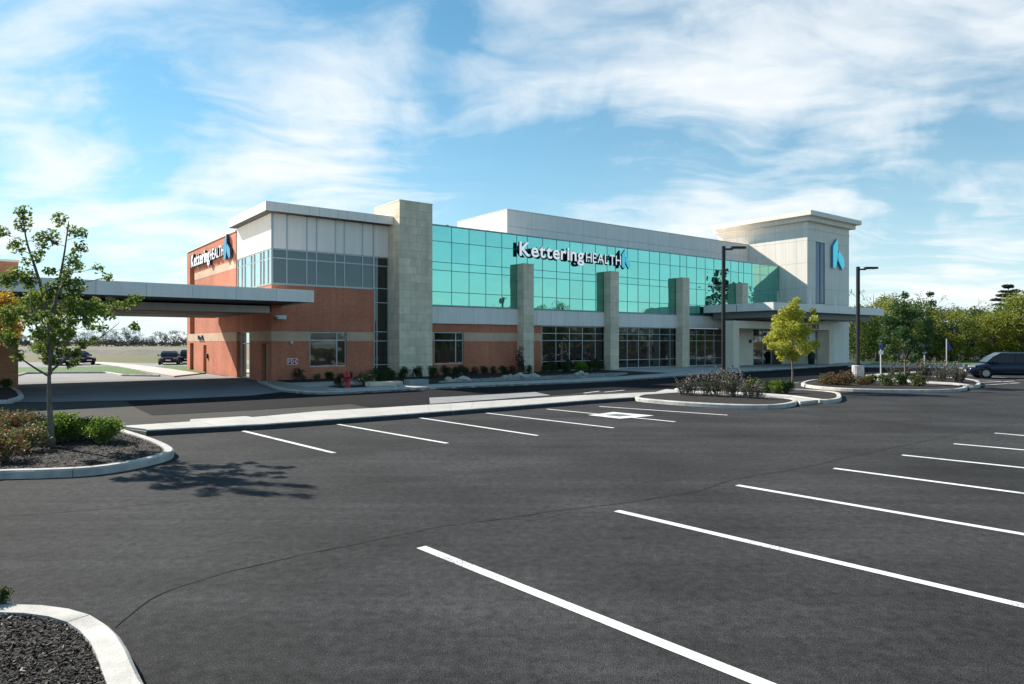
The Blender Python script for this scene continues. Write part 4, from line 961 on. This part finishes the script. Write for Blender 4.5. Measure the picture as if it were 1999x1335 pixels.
# green tree in the right island
r=rs(12);b=gp(1767,755);s=b.y/FPX;b.z=.1
cl=[]
for (x,y,k) in [(1765,580,.6),(1757,598,.7),(1775,600,.7),(1800,580,.5),(1798,598,.6),(1745,610,.9),(1765,616,1.1),(1785,618,.9),(1803,615,.6),(1735,630,1),(1757,634,1.1),(1778,636,1.1),(1798,632,.8),(1730,648,.9),(1750,652,1),(1772,655,1.1),(1792,652,.9),(1738,668,.9),(1758,672,1),(1778,674,1),(1798,670,.8),(1733,684,.7),(1752,690,.9),(1772,692,.9),(1792,684,.7),(1807,676,.5),(1745,700,.5),(1765,704,.6)]:
    cl.append((((x-1767)*s,r.uniform(-1,1)*1.0,CAMH+(HY-y)*s),.38*k,.95))
ms=treemeshes(5,.065,cl,6500,.125,'lf_green',z0=1.2,rnd=r,topz=4.4)
place_tree('maple_tree',b,ms,'small green tree behind the lamp base in the right-hand island')
# woodland edge at the right: several crown meshes shared
broad=[]
for i in range(4):
    r=rs(30+i);cl=blob(0,5.2,3.6,3.6,34,1.35,r,.6)+blob(0,2.2,3.3,1.8,12,1.2,r,.2);broad.append(treemeshes(9,.22,cl,5200,.30,'lf_olive',z0=1.5,bark='barkdark',rnd=r))
r=rs(60);thin=treemeshes(10,.14,[((r.gauss(0,1.6),r.gauss(0,1.6),r.uniform(5.5,10)),.6,1) for _ in range(22)],420,.2,'lf_olive',z0=2.5,bark='barkdark',rnd=r,nsub=6)
def pinemesh(H,R_,seed,nt=13):
    r=rs(seed);mb=MB();mb.tube([(0,0,0),(0,0,H*.5),(.1,0,H)],[.3,.2,.04],8);cl=[]
    for i in range(nt):
        t=i/(nt-1);z=H*(.25+.73*t);rad=R_*(1-t)**.6*r.uniform(.7,1.1)+.4
        for j in range(r.randint(4,6)):
            a=r.uniform(0,6.28);e=Vector((math.cos(a)*rad,math.sin(a)*rad,z+r.uniform(-.1,.5)));mb.tube([(0,0,z-.2),e],[.07,.02],4,cap=False)
            for q in (.45,.7,.95): cl.append(((e.x*q,e.y*q,z+(e.z-z)*q+.1),.75,.32))
    return mb.mesh('trunk',M['barkdark'],True),leafmesh('crown',cl,15000,.42,M['lf_pine'],0,r,ratio=.3)
pine=pinemesh(14,4.3,77)
right=[(1672,582,82,'lf_olive'),(1700,600,96,'lf_dark'),(1712,572,84,'lf_gold'),(1745,580,92,'lf_olive'),(1770,592,98,'lf_dark'),(1795,588,88,'lf_olive'),(1835,598,96,'lf_dark'),(1858,592,84,'lf_gold'),(1888,594,90,'lf_olive'),(1915,606,98,'lf_dark'),(1940,592,85,'lf_gold'),(1968,580,88,'lf_olive'),(1998,566,84,'lf_gold'),(2035,575,86,'lf_olive'),(2080,570,90,'lf_gold'),(1685,615,88,'lf_dark'),(1810,622,84,'lf_olive')]
EORD=['first','second','third','fourth','fifth','sixth','seventh','eighth','ninth']
desc={'lf_olive':'olive-green','lf_gold':'yellow-green','lf_dark':'dark green'}
for i,(x,y,Y,mt) in enumerate(right):
    H=CAMH+(HY-y)*Y/FPX;ms=broad[i%4]
    place_tree('broadleaf_tree',((x-CX)/FPX*Y,Y,0),ms,'%s bushy tree, %s of its colour counting right from the tower'%(desc[mt],EORD[sum(1 for q in right if q[3]==mt and q[0]<x)]),group='%s trees along the right-hand woodland edge'%desc[mt],rz=i*1.3,sc=(H/9.3*(.85+.3*((i*37)%10)/10),H/9.3,H/9.0*(.92+.16*((i*53)%10)/10)),mat_override=mt)
for x,y,Y in [(1706,560,90),(1809,574,88),(1832,588,92),(1868,585,95)]:
    H=CAMH+(HY-y)*Y/FPX;place_tree('bare_tree',((x-CX)/FPX*Y,Y,0),thin,'thin half-bare tree, %s from the tower, rising above the right-hand woodland'%EORD[(1706,1809,1832,1868).index(x)],group='thin half-bare trees at the woodland edge',rz=x,sc=H/10)
x,Y=1968,104;H=CAMH+(HY-560)*Y/FPX;place_tree('pine_tree',((x-CX)/FPX*Y,Y,0),pine,'dark layered conifer rising behind the yellow-green trees at far right',sc=H/14)
# under-storey brush
r=rs(90);mb=[((r.uniform(38,95),r.uniform(84.5,90),r.uniform(.2,3.0)),r.uniform(.5,1.2),.9) for _ in range(190)]
o=obj('undergrowth',leafmesh('undergrowth',mb,9000,.24,M['lf_dark'],0,r),kind='stuff')
mb2=MB()
for _ in range(160):
    x=r.uniform(38,95);y=r.uniform(85,88);h=r.uniform(1.5,4);mb2.tube([(x,y,0),(x+r.gauss(0,.3),y,h*.5),(x+r.gauss(0,.8),y+r.gauss(0,.4),h)],[.05,.03,.01],4,cap=False)
mb2.build('undergrowth_stems',M['twig'],kind='stuff')
# far treeline at the left: leafless trees seen on the horizon
bare=[]
for i in range(4):
    r=rs(100+i);mb=MB()
    def grow(p,d,l,rad,lev):
        q=p+d*l;mb.tube([p,p.lerp(q,.5)+Vector((r.gauss(0,.06),r.gauss(0,.06),0))*l,q],[rad,rad*.8,rad*.55],4,cap=False)
        if lev==0: return
        for _ in range(3 if lev>1 else 4):
            nd=(d+Vector((r.gauss(0,.5),r.gauss(0,.5),r.gauss(.1,.3)))).normalized();grow(p.lerp(q,r.uniform(.5,1)),nd,l*r.uniform(.55,.8),rad*.55,lev-1)
    grow(Vector((0,0,0)),Vector((0,0,1)),2.3,.24,4)
    cl=[((r.gauss(0,1.5),r.gauss(0,1.5),r.uniform(3,7)),1.0,1) for _ in range(9)]
    bare.append((mb.mesh('trunk',M['twig']),leafmesh('crown',cl,260,.42,M['lf_hz'] if 'lf_hz' in M else M.setdefault('lf_hz',mat('distant_leaf',(.10,.11,.10),.9)),0,r)))
r=rs(140)
for i in range(46):
    Y=r.uniform(330,430);x=-20+i*8.8+r.uniform(-4,4);place_tree('bare_tree',((x-CX)/FPX*Y,Y,0),bare[i%4],'distant grey leafless tree on the horizon line at far left',group='leafless trees on the far-left horizon',rz=r.uniform(0,6),sc=r.uniform(.75,1.25)*(1.15 if i%5==0 else 1))
cl=[((r.uniform(-330,-150),r.uniform(380,440),r.uniform(.3,2.6)),r.uniform(1.2,2.6),.7) for _ in range(200)]
obj('distant_hedge',leafmesh('distant_hedge',cl,9000,1.0,M['lf_hz'],0,r),kind='stuff')
# far house among the trees
hx,hY=196,640;hc=Vector(((hx-CX)/FPX*hY,hY,0));hs=empty('distant_house',hc,.2);tag(hs,'tiny low brown-roofed house far off beyond the field at left','house')
MB().box(-8,8,-4,4,0,2.8).build('wall',mat('far_wall',(.24,.19,.16),.9),hs)
mb=MB();mb.v=[(-8.6,-4.6,2.8),(8.6,-4.6,2.8),(8.6,4.6,2.8),(-8.6,4.6,2.8),(-8,0,5.0),(8,0,5.0)];mb.f=[(0,1,5,4),(2,3,4,5),(0,4,3),(1,2,5),(0,3,2,1)];mb.m=[0]*5;mb.build('roof',mat('far_roof',(.13,.09,.08),.9),hs)
for a in (-5,-1,4): MB().box(a,a+1.6,-4.06,-4.0,.9,2.2).build('window',M['darkglass'],hs)
# things facing the glass, right of the frame (seen as reflections)
def rp(x,T,v0=.5):   # point at path length T seen mirrored at column x
    uu=onv(x,v0);c=w2b(Vector((0,0,0)));d=Vector((uu-c[0],v0-c[1]));L=d.length;d/=L;return b2w(uu+d.x*(T-L),v0-d.y*(T-L))
p=rp(1392,165);place_tree('pine_tree',p,pine,'tall conifer mirrored in the teal glass near the entrance',sc=(1.15,1.15,1.30))
p=rp(1428,172);place_tree('pine_tree',p,pine,'shorter conifer mirrored at the right of the teal glass',rz=2,sc=(1.0,1.0,1.1))
for i,(x,T,s) in enumerate([(850,150,.8),(880,190,.85),(915,200,.8),(948,165,1.0),(975,190,1.0),(1000,210,1.1),(1030,230,1.1),(1058,150,1.0),(1085,190,.9),(1120,220,.95),(1150,240,.95),(1180,230,.9),(1215,240,1.0),(1245,240,1.0),(1280,250,1.05),(1310,250,1.0),(1345,230,1.1),(1375,200,1.0),(1420,210,1.2)]):
    p=rp(x,T);place_tree('broadleaf_tree',p,broad[i%4],'bushy tree across the car park, seen mirrored along the foot of the teal glass',group='trees mirrored in the teal glass',rz=i*2.1,sc=s*(1.25 if i<9 else 1.05),mat_override=('lf_dark','lf_green','lf_olive')[i%3])

ORD=['first','second','third','fourth','fifth','sixth','seventh','eighth','ninth','tenth']
# shrubs
def shrub_mesh(w,h,n,ls,mats,fl=0,seed=1,ncl=14,up=False):
    r=rs(seed);cl=[]
    for _ in range(ncl):
        a=r.uniform(0,6.28);q=r.random()**.5;z=r.random();k=(1-.5*z*z)
        cl.append(((math.cos(a)*q*w*.36*k,math.sin(a)*q*w*.36*k,h*(.18+.62*z)),w*.20*r.uniform(.7,1.2),.85))
    me=leafmesh('foliage',cl,n,ls,[M[m] for m in mats],fl,r)
    mb=MB()
    for c,_,_ in cl: mb.tube([(c[0]*.15,c[1]*.15,0),(c[0]*.7,c[1]*.7,c[2]*.5),c],[.014,.01,.005],4,cap=False)
    return me,mb.mesh('stems',M['twig'])
SH={}
SH['rose']=shrub_mesh(1.1,.62,1500,.060,('lf_rose','petal'),.14,1,22)
SH['rose2']=shrub_mesh(1.0,.55,1300,.060,('lf_rose','petalpink'),.09,2,20)
SH['green']=shrub_mesh(.95,.66,2600,.055,('lf_shrub','lf_bed'),.1,3,26)
SH['green2']=shrub_mesh(.8,.6,1500,.06,('lf_bed','lf_shrub'),.1,4,20)
SH['burg']=shrub_mesh(.9,.8,1300,.055,('lf_burg','lf_grey'),.05,5,18)
def wispy(seed,w,h,m0):
    r=rs(seed);cl=[];mb=MB()
    for _ in range(22):
        a=r.uniform(0,6.28);q=r.random()**.6*w*.5;hh=h*r.uniform(.55,1.1);e=Vector((math.cos(a)*q,math.sin(a)*q,hh));b0=Vector((e.x*.3,e.y*.3,0))
        mb.tube([b0,b0.lerp(e,.5)+Vector((0,0,.05)),e],[.012,.008,.003],4,cap=False)
        for t in (.3,.45,.6,.75,.88,1): cl.append((tuple(b0.lerp(e,t)),.085*(1.25-t*.5),1))
    me=leafmesh('foliage',cl,1000,.062,[M[m0],M['lf_seed'],M['lf_burg']],.0,r)
    for i,p in enumerate(me.polygons):
        z=p.center.z/h
        if i%2==0:
            k=1 if r.random()<max(0,(z-.42))*.8 else (2 if r.random()<.4 else 0);p.material_index=k
            if i+1<len(me.polygons): me.polygons[i+1].material_index=k
    return me,mb.mesh('stems',M['twig'])
M['lf_seed']=leaf('seedhead',(.62,.48,.44),(.30,.22,.18),.3,14)
SH['seed']=wispy(6,1.5,1.05,'lf_bed')
SH['seed2']=wispy(7,1.3,.9,'lf_bed')
SH['rust']=shrub_mesh(1.2,.62,1300,.07,('lf_rust','lf_bed'),.3,8,20)
SH['olive']=shrub_mesh(1.0,.62,1200,.07,('lf_bed','lf_gold'),.25,9,20)
SH['bed']=shrub_mesh(1.1,.85,1300,.075,('lf_bed','lf_dark'),.3,10,20)
SH['tallburg']=shrub_mesh(1.0,2.3,900,.09,('lf_burg','lf_grey'),.05,12,26)
def shrub(kind,p,label,sc=1,group=None,z=.1,cat='shrub',name='shrub'):
    e=empty(name,(p.x,p.y,z),random.uniform(0,6));e.scale=(sc,)*3 if not isinstance(sc,tuple) else sc;tag(e,label,cat,group)
    obj('foliage',SH[kind][0],e);obj('stems',SH[kind][1],e);return e
for i,(x,y,k,s) in enumerate([(10,912,'rose',1),(45,893,'rose2',1.05),(-25,880,'rose2',1.2),(30,870,'rose',1.1),(75,876,'rose2',.95),(-15,855,'rose',1.1),(50,858,'rose',1.0),(85,862,'rose2',1.05),(120,868,'rose',.95)]):
    shrub(k,gp(x,y),'red-flowered rose bush, %s placed counting towards the camera, in the left maple bed'%ORD[i],s,'rose bushes in the near-left bed',name='rose_bush',cat='rose bush')
shrub('green',gp(125,872),'bright green bush directly right of the left maple trunk',1.1)
shrub('green2',gp(170,864),'dark green bush between two bright green bushes at the left island',.9)
shrub('green',gp(201,874),'rounded bright green bush standing alone on the mulch near the left kerb',.98)
shrub('green2',gp(-6,1212),'dark bush at the left edge of the nearest mulch bed',.32)
# island C/D shrubs
for i,(x,y,k,s) in enumerate([(1335,777,'seed2',.8),(1352,776,'seed',.8),(1375,778,'seed',.9),(1398,779,'seed',.95),(1418,777,'seed',1.1),(1435,780,'seed',.9),(1462,783,'seed2',.8),(1480,784,'seed',.65)]):
    shrub(k,gp(x,y),'wispy dark shrub with pale seed heads, %s from the left in the yellow-tree island'%ORD[i],s,'pale-tipped wispy shrubs in the yellow-tree island')
for i,(x,y,k,s) in enumerate([(1500,772,'green2',1.0),(1517,773,'green',.95),(1535,773,'green2',1.05),(1470,768,'olive',1.1)]):
    shrub(k,gp(x,y),('low green bush, %s from the yellow trunk, behind the paved strip'%ORD[2-i] if i<3 else 'low olive bush farthest left behind the wispy shrubs of the yellow-tree island'),s,'low green bushes beside the yellow tree')
for i,(x,y,k,s) in enumerate([(1612,754,'olive',1.0),(1625,755,'rust',1.1),(1640,756,'rust',1.0),(1655,752,'rust',1.2),(1700,754,'olive',1.0),(1685,756,'rust',.8),(1728,757,'olive',1.1),(1758,756,'green2',1.1),(1790,758,'olive',1.15)]):
    shrub(k,gp(x,y),'low %s bush, %s from the left tip of the lamp island'%('rust-red' if k=='rust' else 'olive-green',ORD[[1612,1625,1640,1655,1685,1700,1728,1758,1790].index(x)]),s,'%s bushes in the lamp island'%('rust-red' if k=='rust' else 'olive-green'))
for i,(x,y,k,s) in enumerate([(1745,741,'seed',1.0),(1765,741,'seed2',1.0),(1790,743,'seed',1.15),(1812,744,'seed',1.15),(1835,749,'seed',1.1),(1860,751,'seed',1.1),(1872,750,'seed2',1.0)]):
    shrub(k,gp(x,y),'wispy dark seed-headed shrub at the back of the lamp island, %s from the left'%ORD[i],s,'pale-tipped wispy shrubs in the lamp island')
# facade bed
for i,(u_,v_,k,s) in enumerate([(1.2,-1.2,'burg',1.05),(2.3,-1.4,'rose2',.8),(3.1,-1.2,'green2',.9),(4.5,-1.1,'burg',.6),(5.0,-5.6,'bed',.9)]+[(5.6+.9*i,-2.2,'bed',.9) for i in range(2)]):
    shrub(k,b2w(u_,v_),'low %s bush before the left brick front, %s from the corner'%({'burg':'burgundy','rose2':'flowering','green2':'green','bed':'dark green'}[k],ORD[i]),s,'mixed low bushes before the left brick front')
shrub('bed',gp(666,757),'dark bush just left of the red hydrant',.85)
shrub('rose2',gp(715,757),'pink-flowered rose bush just right of the red hydrant',(1.35,1.2,1.45))
shrub('bed',gp(738,755),'dark spreading bush right of the pink rose bush',1.05)
for i in range(5): shrub('bed',b2w(6.9+i*1.0,-3.6+.1*(i%2)),'dark green mound at the foot of the stone pylon',(.95,.95,1.05),'dark green mounds at the foot of the pylon')
for i in range(9): shrub(('burg','bed')[i%2],b2w(11.8+i*.82,-1.6),'small dark bush in the row under the right brick wall',.82,'row of small dark bushes under the right brick wall')
shrub('tallburg',b2w(17.3,-1.9),'tall burgundy upright shrub beside the first stone pier',1)
shrub('bed',b2w(18.9,-2.9),'dark rounded bush at the foot of the first stone pier',.95)
for i,(a,b,k) in enumerate([(20.2,-2.0,'bed'),(21.0,-2.8,'green2'),(21.9,-3.2,'green'),(22.7,-2.6,'green'),(22.2,-1.5,'bed'),(23.7,-2.6,'bed'),(24.6,-2.2,'bed'),(25.3,-1.8,'bed')]):
    shrub(k,b2w(a,b),'green bush, %s rightwards from the first stone pier, before the lobby glass'%ORD[i],(1.15,1.15,1.25),'green bushes between the first two stone piers')
shrub('green2',gp(10,763),'dark bush at the foot of the orange brick pier',.9)
# rocks
def rockmesh(seed,sx,sy,sz):
    bm=bmesh.new();bmesh.ops.create_icosphere(bm,subdivisions=3,radius=1)
    for v in bm.verts:
        n=1+.35*mnoise.noise(v.co*1.1+Vector((seed*7,0,0)))+.12*mnoise.noise(v.co*3+Vector((seed,0,0)));v.co=Vector((v.co.x*sx*n,v.co.y*sy*n,max(-.25,v.co.z*n)*sz))
    me=bpy.data.meshes.new('boulder');bm.to_mesh(me);bm.free();me.materials.append(M['rock']);return me
rk=[rockmesh(i,.5,.4,.32) for i in range(5)]
for i,(x,y,s) in enumerate([(876,743,.8),(890,745,.7),(905,743,1.1),(915,745,.7),(880,747,.7),(985,740,.9),(997,739,1),(1014,737,1.25),(1028,739,.9),(1040,737,1.1),(1048,739,.9),(1127,733,.8),(1135,731,1),(1143,734,.7),(770,759,.6),(783,757,.7)]):
    p=gp(x,y,.1);o=obj('boulder',rk[i%5]);o.location=(p.x,p.y,.16);o.rotation_euler=(0,0,i*1.7);o.scale=(s*.62,)*3
    lab='pale boulder at the edge of the gravel bed along the building'
    if (x,y)==(1014,737): lab='whitest, largest boulder beside the first stone pier'
    tag(o,lab,'boulder',None if (x,y)==(1014,737) else 'pale boulders edging the gravel bed')
ub=MB().box(-.7,.7,-.4,.4,0,.45);p=gp(813,757);o=ub.build('utility_box',mat('grey_utility',(.22,.27,.28),.6));o.location=(p.x,p.y,.12);o.rotation_euler=(0,0,ANG);o.scale=(.8,.8,.7);tag(o,'low grey utility box in the gravel before the pylon','utility box')
p=gp(750,758);o=MB().box(-.95,.95,-.28,.28,0,.22).build('stone_bench',M['stone']);o.location=(p.x,p.y,.12);o.rotation_euler=(0,0,ANG);tag(o,'long pale flat stone lying in the bed right of the hydrant','stone')

# ------------------------------------------------------------------ street furniture
# hydrant
p=gp(678,763);h=empty('fire_hydrant',(p.x,p.y,.1),ANG);tag(h,'red fire hydrant standing in the dark bed before the brick front','fire hydrant')
MB().lathe([(.17,0),(.17,.05),(.11,.07),(.11,.50),(.15,.52),(.15,.57),(.13,.60),(.12,.68),(.07,.76),(.03,.79),(.03,.83)],16).build('barrel',M['red'],h,smooth=True)
MB().tube([(-.24,0,.42),(.24,0,.42)],.055,10).build('side_outlet',M['red'],h);MB().tube([(0,-.22,.38),(0,0,.38)],.08,10).build('pumper_outlet',M['red'],h)
MB().tube([(-.27,0,.42),(-.24,0,.42)],.07,8).tube([(.24,0,.42),(.27,0,.42)],.07,8).build('outlet_cap',M['red'],h)
h.scale=(1.08,)*3
def lamp(px,topy,label,Y,base=False,z=.1):
    X=(px-CX)/FPX*Y;H=CAMH+(HY-topy)*Y/FPX;e=empty('parking_lamp',(X,Y,z));tag(e,label,'street lamp','parking lot lamp posts')
    MB().box(-.085,.085,-.085,.085,.75 if base else 0,H-z).build('pole',M['black'],e)
    if base:
        MB().lathe([(.36,0),(.36,.78),(.33,.82)],20).build('concrete_base',M['kerb'],e);MB().box(-.17,.17,-.17,.17,.82,.90).build('base_plate',M['black'],e)
    MB().box(.085,.50,-.05,.05,H-z-.22,H-z-.12).build('arm',M['black'],e)
    mb=MB();mb.prism([(.42,-.13),(.50,-.18),(1.15,-.16),(1.28,-.05),(1.28,.05),(1.15,.16),(.50,.18),(.42,.13)],H-z-.14,H-z-.02);mb.build('lamp_head',M['black'],e)
    MB().box(.55,1.15,-.12,.12,H-z-.155,H-z-.142).build('lens',M['lampglow'],e);return e
lamp(1412.5,481,'taller dark lamp post behind the shrubs, left of the yellow tree',38.5)
lamp(1675,521,'dark lamp post on a concrete base in the right-hand island',43.5,True)
def signpost(px,ytop,ybase,label,plate=True,tri=False):
    b=gp(px,ybase);H=CAMH+(HY-ytop)*b.y/FPX;e=empty('sign_post',(b.x,b.y,.05));tag(e,label,'sign')
    MB().tube([(0,0,0),(0,0,H)],.045,8).build('post',M['post'],e)
    if plate:
        MB().box(-.16,.16,-.055,-.047,H-.62,H-.02).build('sign_plate',M['signblue'],e);MB().box(-.16,.16,-.055,-.047,H-.98,H-.72).build('lower_plate',M['signwhite'],e)
    return e
signpost(1719.5,667,733,'pale post with a blue parking sign and a small plate, left of the green tree')
signpost(1805,667,727,'pale sign post immediately right of the green tree')
e=signpost(1848,663,723,'pale post with a blue flag-like sign farthest right, nearest the parked SUV',False)
H=CAMH+(HY-663)*gp(1848,723).y/FPX
mb=MB();mb.v=[(.05,-.02,H-.05),(.48,-.02,H-.95),(.05,-.02,H-.8),(.05,.02,H-.05),(.48,.02,H-.95),(.05,.02,H-.8)];mb.f=[(0,2,1),(3,4,5),(0,1,4,3),(1,2,5,4),(2,0,3,5)];mb.m=[0]*5;mb.build('pennant',M['signblue'],e)
# bin by the entrance
pb=b2w(onv(1584,-4.4),-4.4);o=empty('trash_bin',(pb.x,pb.y,.15),ANG);tag(o,'dark green litter bin by the entrance, right behind the yellow tree','bin')
MB().lathe([(.30,0),(.36,.9),(.36,.95)],16).build('bin_body',M['bin'],o,smooth=True);MB().lathe([(.38,.952),(.38,1.02),(.25,1.2),(.12,1.26)],16).build('lid',M['bin'],o,smooth=True)
# ------------------------------------------------------------------ cars
def car(name,label,paint,L=4.7,Wd=1.86,Hh=1.45,suv=False,group=None):
    e=empty(name);tag(e,label,'car' if not suv else 'SUV',group)
    hw=Wd/2;zs_=.95 if not suv else 1.08;zh=.86 if not suv else 1.02
    st=[(-L/2,.45,.62,.80),(-L/2+.12,.28,.80,.90),(-L/2+.5,.22,zh-.12,.97),(-L/2+1.05,.20,zh,1.0),(-L*.12,.20,zs_,1.0),(L*.18,.20,zs_+.01,1.0),(L/2-.7,.22,zs_+.03,.98),(L/2-.15,.30,zs_,.93),(L/2,.45,.75,.84)]
    mb=MB();n=11
    for (x,zb,zt,k) in st:
        w=hw*k;sec=[(w*.80,zb),(w*.96,zb+.06),(w,zb+(zt-zb)*.4),(w*.985,zt-.10),(w*.90,zt-.01),(0,zt+.03)]
        sec=sec+[(-a,b) for a,b in sec[-2::-1]]
        mb.v+=[(x,a,b) for a,b in sec]
    for i in range(len(st)-1):
        for j in range(n-1): a=i*n+j;mb.f.append((a,a+1,a+n+1,a+n));mb.m.append(0)
        a=i*n;mb.f.append((a+n-1,a,a+n,a+n+n-1));mb.m.append(0)
    mb.f.append(tuple(range(n))[::-1]);mb.f.append(tuple((len(st)-1)*n+j for j in range(n)));mb.m+=[0,0]
    body=mb.build('body',M[paint],e,smooth=True)
    md=body.modifiers.new('s','SUBSURF');md.levels=1;md.render_levels=1
    # greenhouse
    x0,x1=(-L/2+1.0,L/2-.18) if suv else (-L/2+1.15,L/2-.62)
    gs=[(x0,zs_-.03,.0,.90),(x0+.42,zs_-.03,.62,.90),(x0+.85,zs_-.03,1,.9),(x0+1.5,zs_-.03,1.03,.9),(x1-(.75 if suv else 1.1),zs_-.03,1.0,.9),(x1-(.25 if suv else .5),zs_-.03,.75 if suv else .55,.88),(x1,zs_-.03,0,.86)]
    mb=MB();rf=MB();hh=Hh-zs_;n=6
    for (x,z0,t,k) in gs:
        w=hw*k;zt=z0+.03+hh*t;tw=w*(1-.20*t);mb.v+=[(x,w,z0),(x,tw,zt-.04*t),(x,tw*.93,zt),(x,-tw*.93,zt),(x,-tw,zt-.04*t),(x,-w,z0)]
    for i in range(len(gs)-1):
        for j in range(n-1): a=i*n+j;mb.f.append((a,a+1,a+n+1,a+n));mb.m.append(0)
    mb.build('windows',M['carglass'],e,smooth=False)
    # roof skin and pillars, proud of the glass
    for i,(x,z0,t,k) in enumerate(gs[2:5]):
        w=hw*k;zt=z0+.03+hh*t+.012;tw=w*(1-.20*t)+.008;rf.v+=[(x,tw,zt-.09),(x,tw*.94,zt),(x,-tw*.94,zt),(x,-tw,zt-.09)]
    for i in range(2):
        for j in range(3): a=i*4+j;rf.f.append((a,a+1,a+5,a+4));rf.m.append(0)
    rf.build('roof',M[paint],e)
    pl=MB()
    for s in (1,-1):
        def pt(i,f):
            x,z0,t,k=gs[i];w=hw*k;zt=z0+.03+hh*t;tw=w*(1-.2*t);return Vector((x,s*(w+(tw-w)*f+.012),z0+(zt-.04*t-z0)*f))
        pl.tube([pt(0,0),pt(1,1),pt(2,1)],.035,6);pl.tube([pt(6,0),pt(5,1),pt(4,1)],.045,6)
        xm=(gs[3][0]+.1);pl.tube([(xm,s*(hw*.9+.005),zs_),(xm,s*(hw*.9*.8+.01),Hh-.05)],.035,5)
    pl.build('pillars',M[paint],e)
    tr=MB()
    for s in (1,-1): tr.tube([(gs[1][0]-.2,s*(hw*.9*.95),Hh*.5+zs_*.5-.08),(gs[2][0],s*(hw*.74),Hh-.02),(gs[4][0],s*(hw*.74),Hh-.01)],.015,5)
    tr.build('roof_rail',M['chrome'],e)
    wr=.35 if suv else .32
    for sx_ in (-1,1):
        for s in (1,-1):
            cx_=sx_*(L*.31)
            t=MB();t.lathe([(wr*.62,-.11),(wr*.95,-.11),(wr,-.07),(wr,.07),(wr*.95,.11),(wr*.62,.11)],20);w=t.build('wheel',M['tyre'],e,smooth=False);w.location=(cx_,s*(hw-.075),wr);w.rotation_euler=(R(90),0,0)
            q=MB();q.lathe([(wr*.58,-.118),(wr*.60,.118)],16);
            for a in range(5):
                t_=a*1.2566;q.box(-.03,.03,0,wr*.6,.08,.10) if False else None
            rm=q.build('rim',M['rim'],w)
            a_=MB();a_.lathe([(wr*1.16,-.02),(wr*1.16,.02)],20);ar=a_.build('wheel_arch',M['tyre'],e);ar.location=(cx_,s*(hw*.97),wr+.03);ar.rotation_euler=(R(90),0,0)
    for s in (1,-1):
        MB().prism([(-L/2+.04,s*(hw*.50)),(-L/2+.04,s*(hw*.74)),(-L/2+.34,s*(hw*.96)),(-L/2+.30,s*(hw*.60))],.66 if not suv else .74,.78 if not suv else .88).build('headlight',M['lens'],e)
        MB().box(L/2-.14,L/2-.0,s*hw*.66-.16,s*hw*.66+.16,.80,.95).build('taillight',M['taillight'],e)
        MB().box(gs[1][0]-.05,gs[1][0]+.12,s*(hw+.10)-.09,s*(hw+.10)+.09,zs_-.02,zs_+.13).build('mirror',M[paint],e)
    MB().box(-L/2-.015,-L/2+.1,-hw*.45,hw*.45,.42,.62).build('grille',M['tyre'],e)
    MB().box(-L/2-.03,-L/2-.016,-.25,.25,.44,.55).build('number_plate',M['signwhite'],e)
    return e
c=car('parked_suv','dark navy SUV parked at the right edge of the frame','carblue',4.9,1.95,1.70,True)
p=gp(1903,739);c.location=(p.x+2.3,p.y+.1,0);c.rotation_euler=(0,0,R(-20))
def face(x,y,e,rz):
    p=gp(x,y);e.location=(p.x,p.y,0);e.rotation_euler=(0,0,rz)
face(331,711.5,car('parked_car','dark car facing the camera, left of the side wall','cardark',4.5,1.85,1.42),R(113))
face(368,709,car('parked_car','dark car half hidden behind the corner of the side wall','carblack',4.7,1.85,1.5),R(111))
face(121,713,car('parked_car','navy car behind the left maple, nearer of the pair','carblue',4.7,1.85,1.5),R(138))
face(150,712,car('parked_car','black car behind the navy one at far left','carblack',4.7,1.85,1.45),R(150))
for i,(x,T) in enumerate([(1075,105),(1110,112),(1255,130)]):
    c=car('parked_car','parked car across the lot, seen mirrored in the lobby windows',('cardark','carblue','carblack')[i],group='cars mirrored in the lobby windows');p=rp(x,T);c.location=(p.x,p.y,0);c.rotation_euler=(0,0,i)
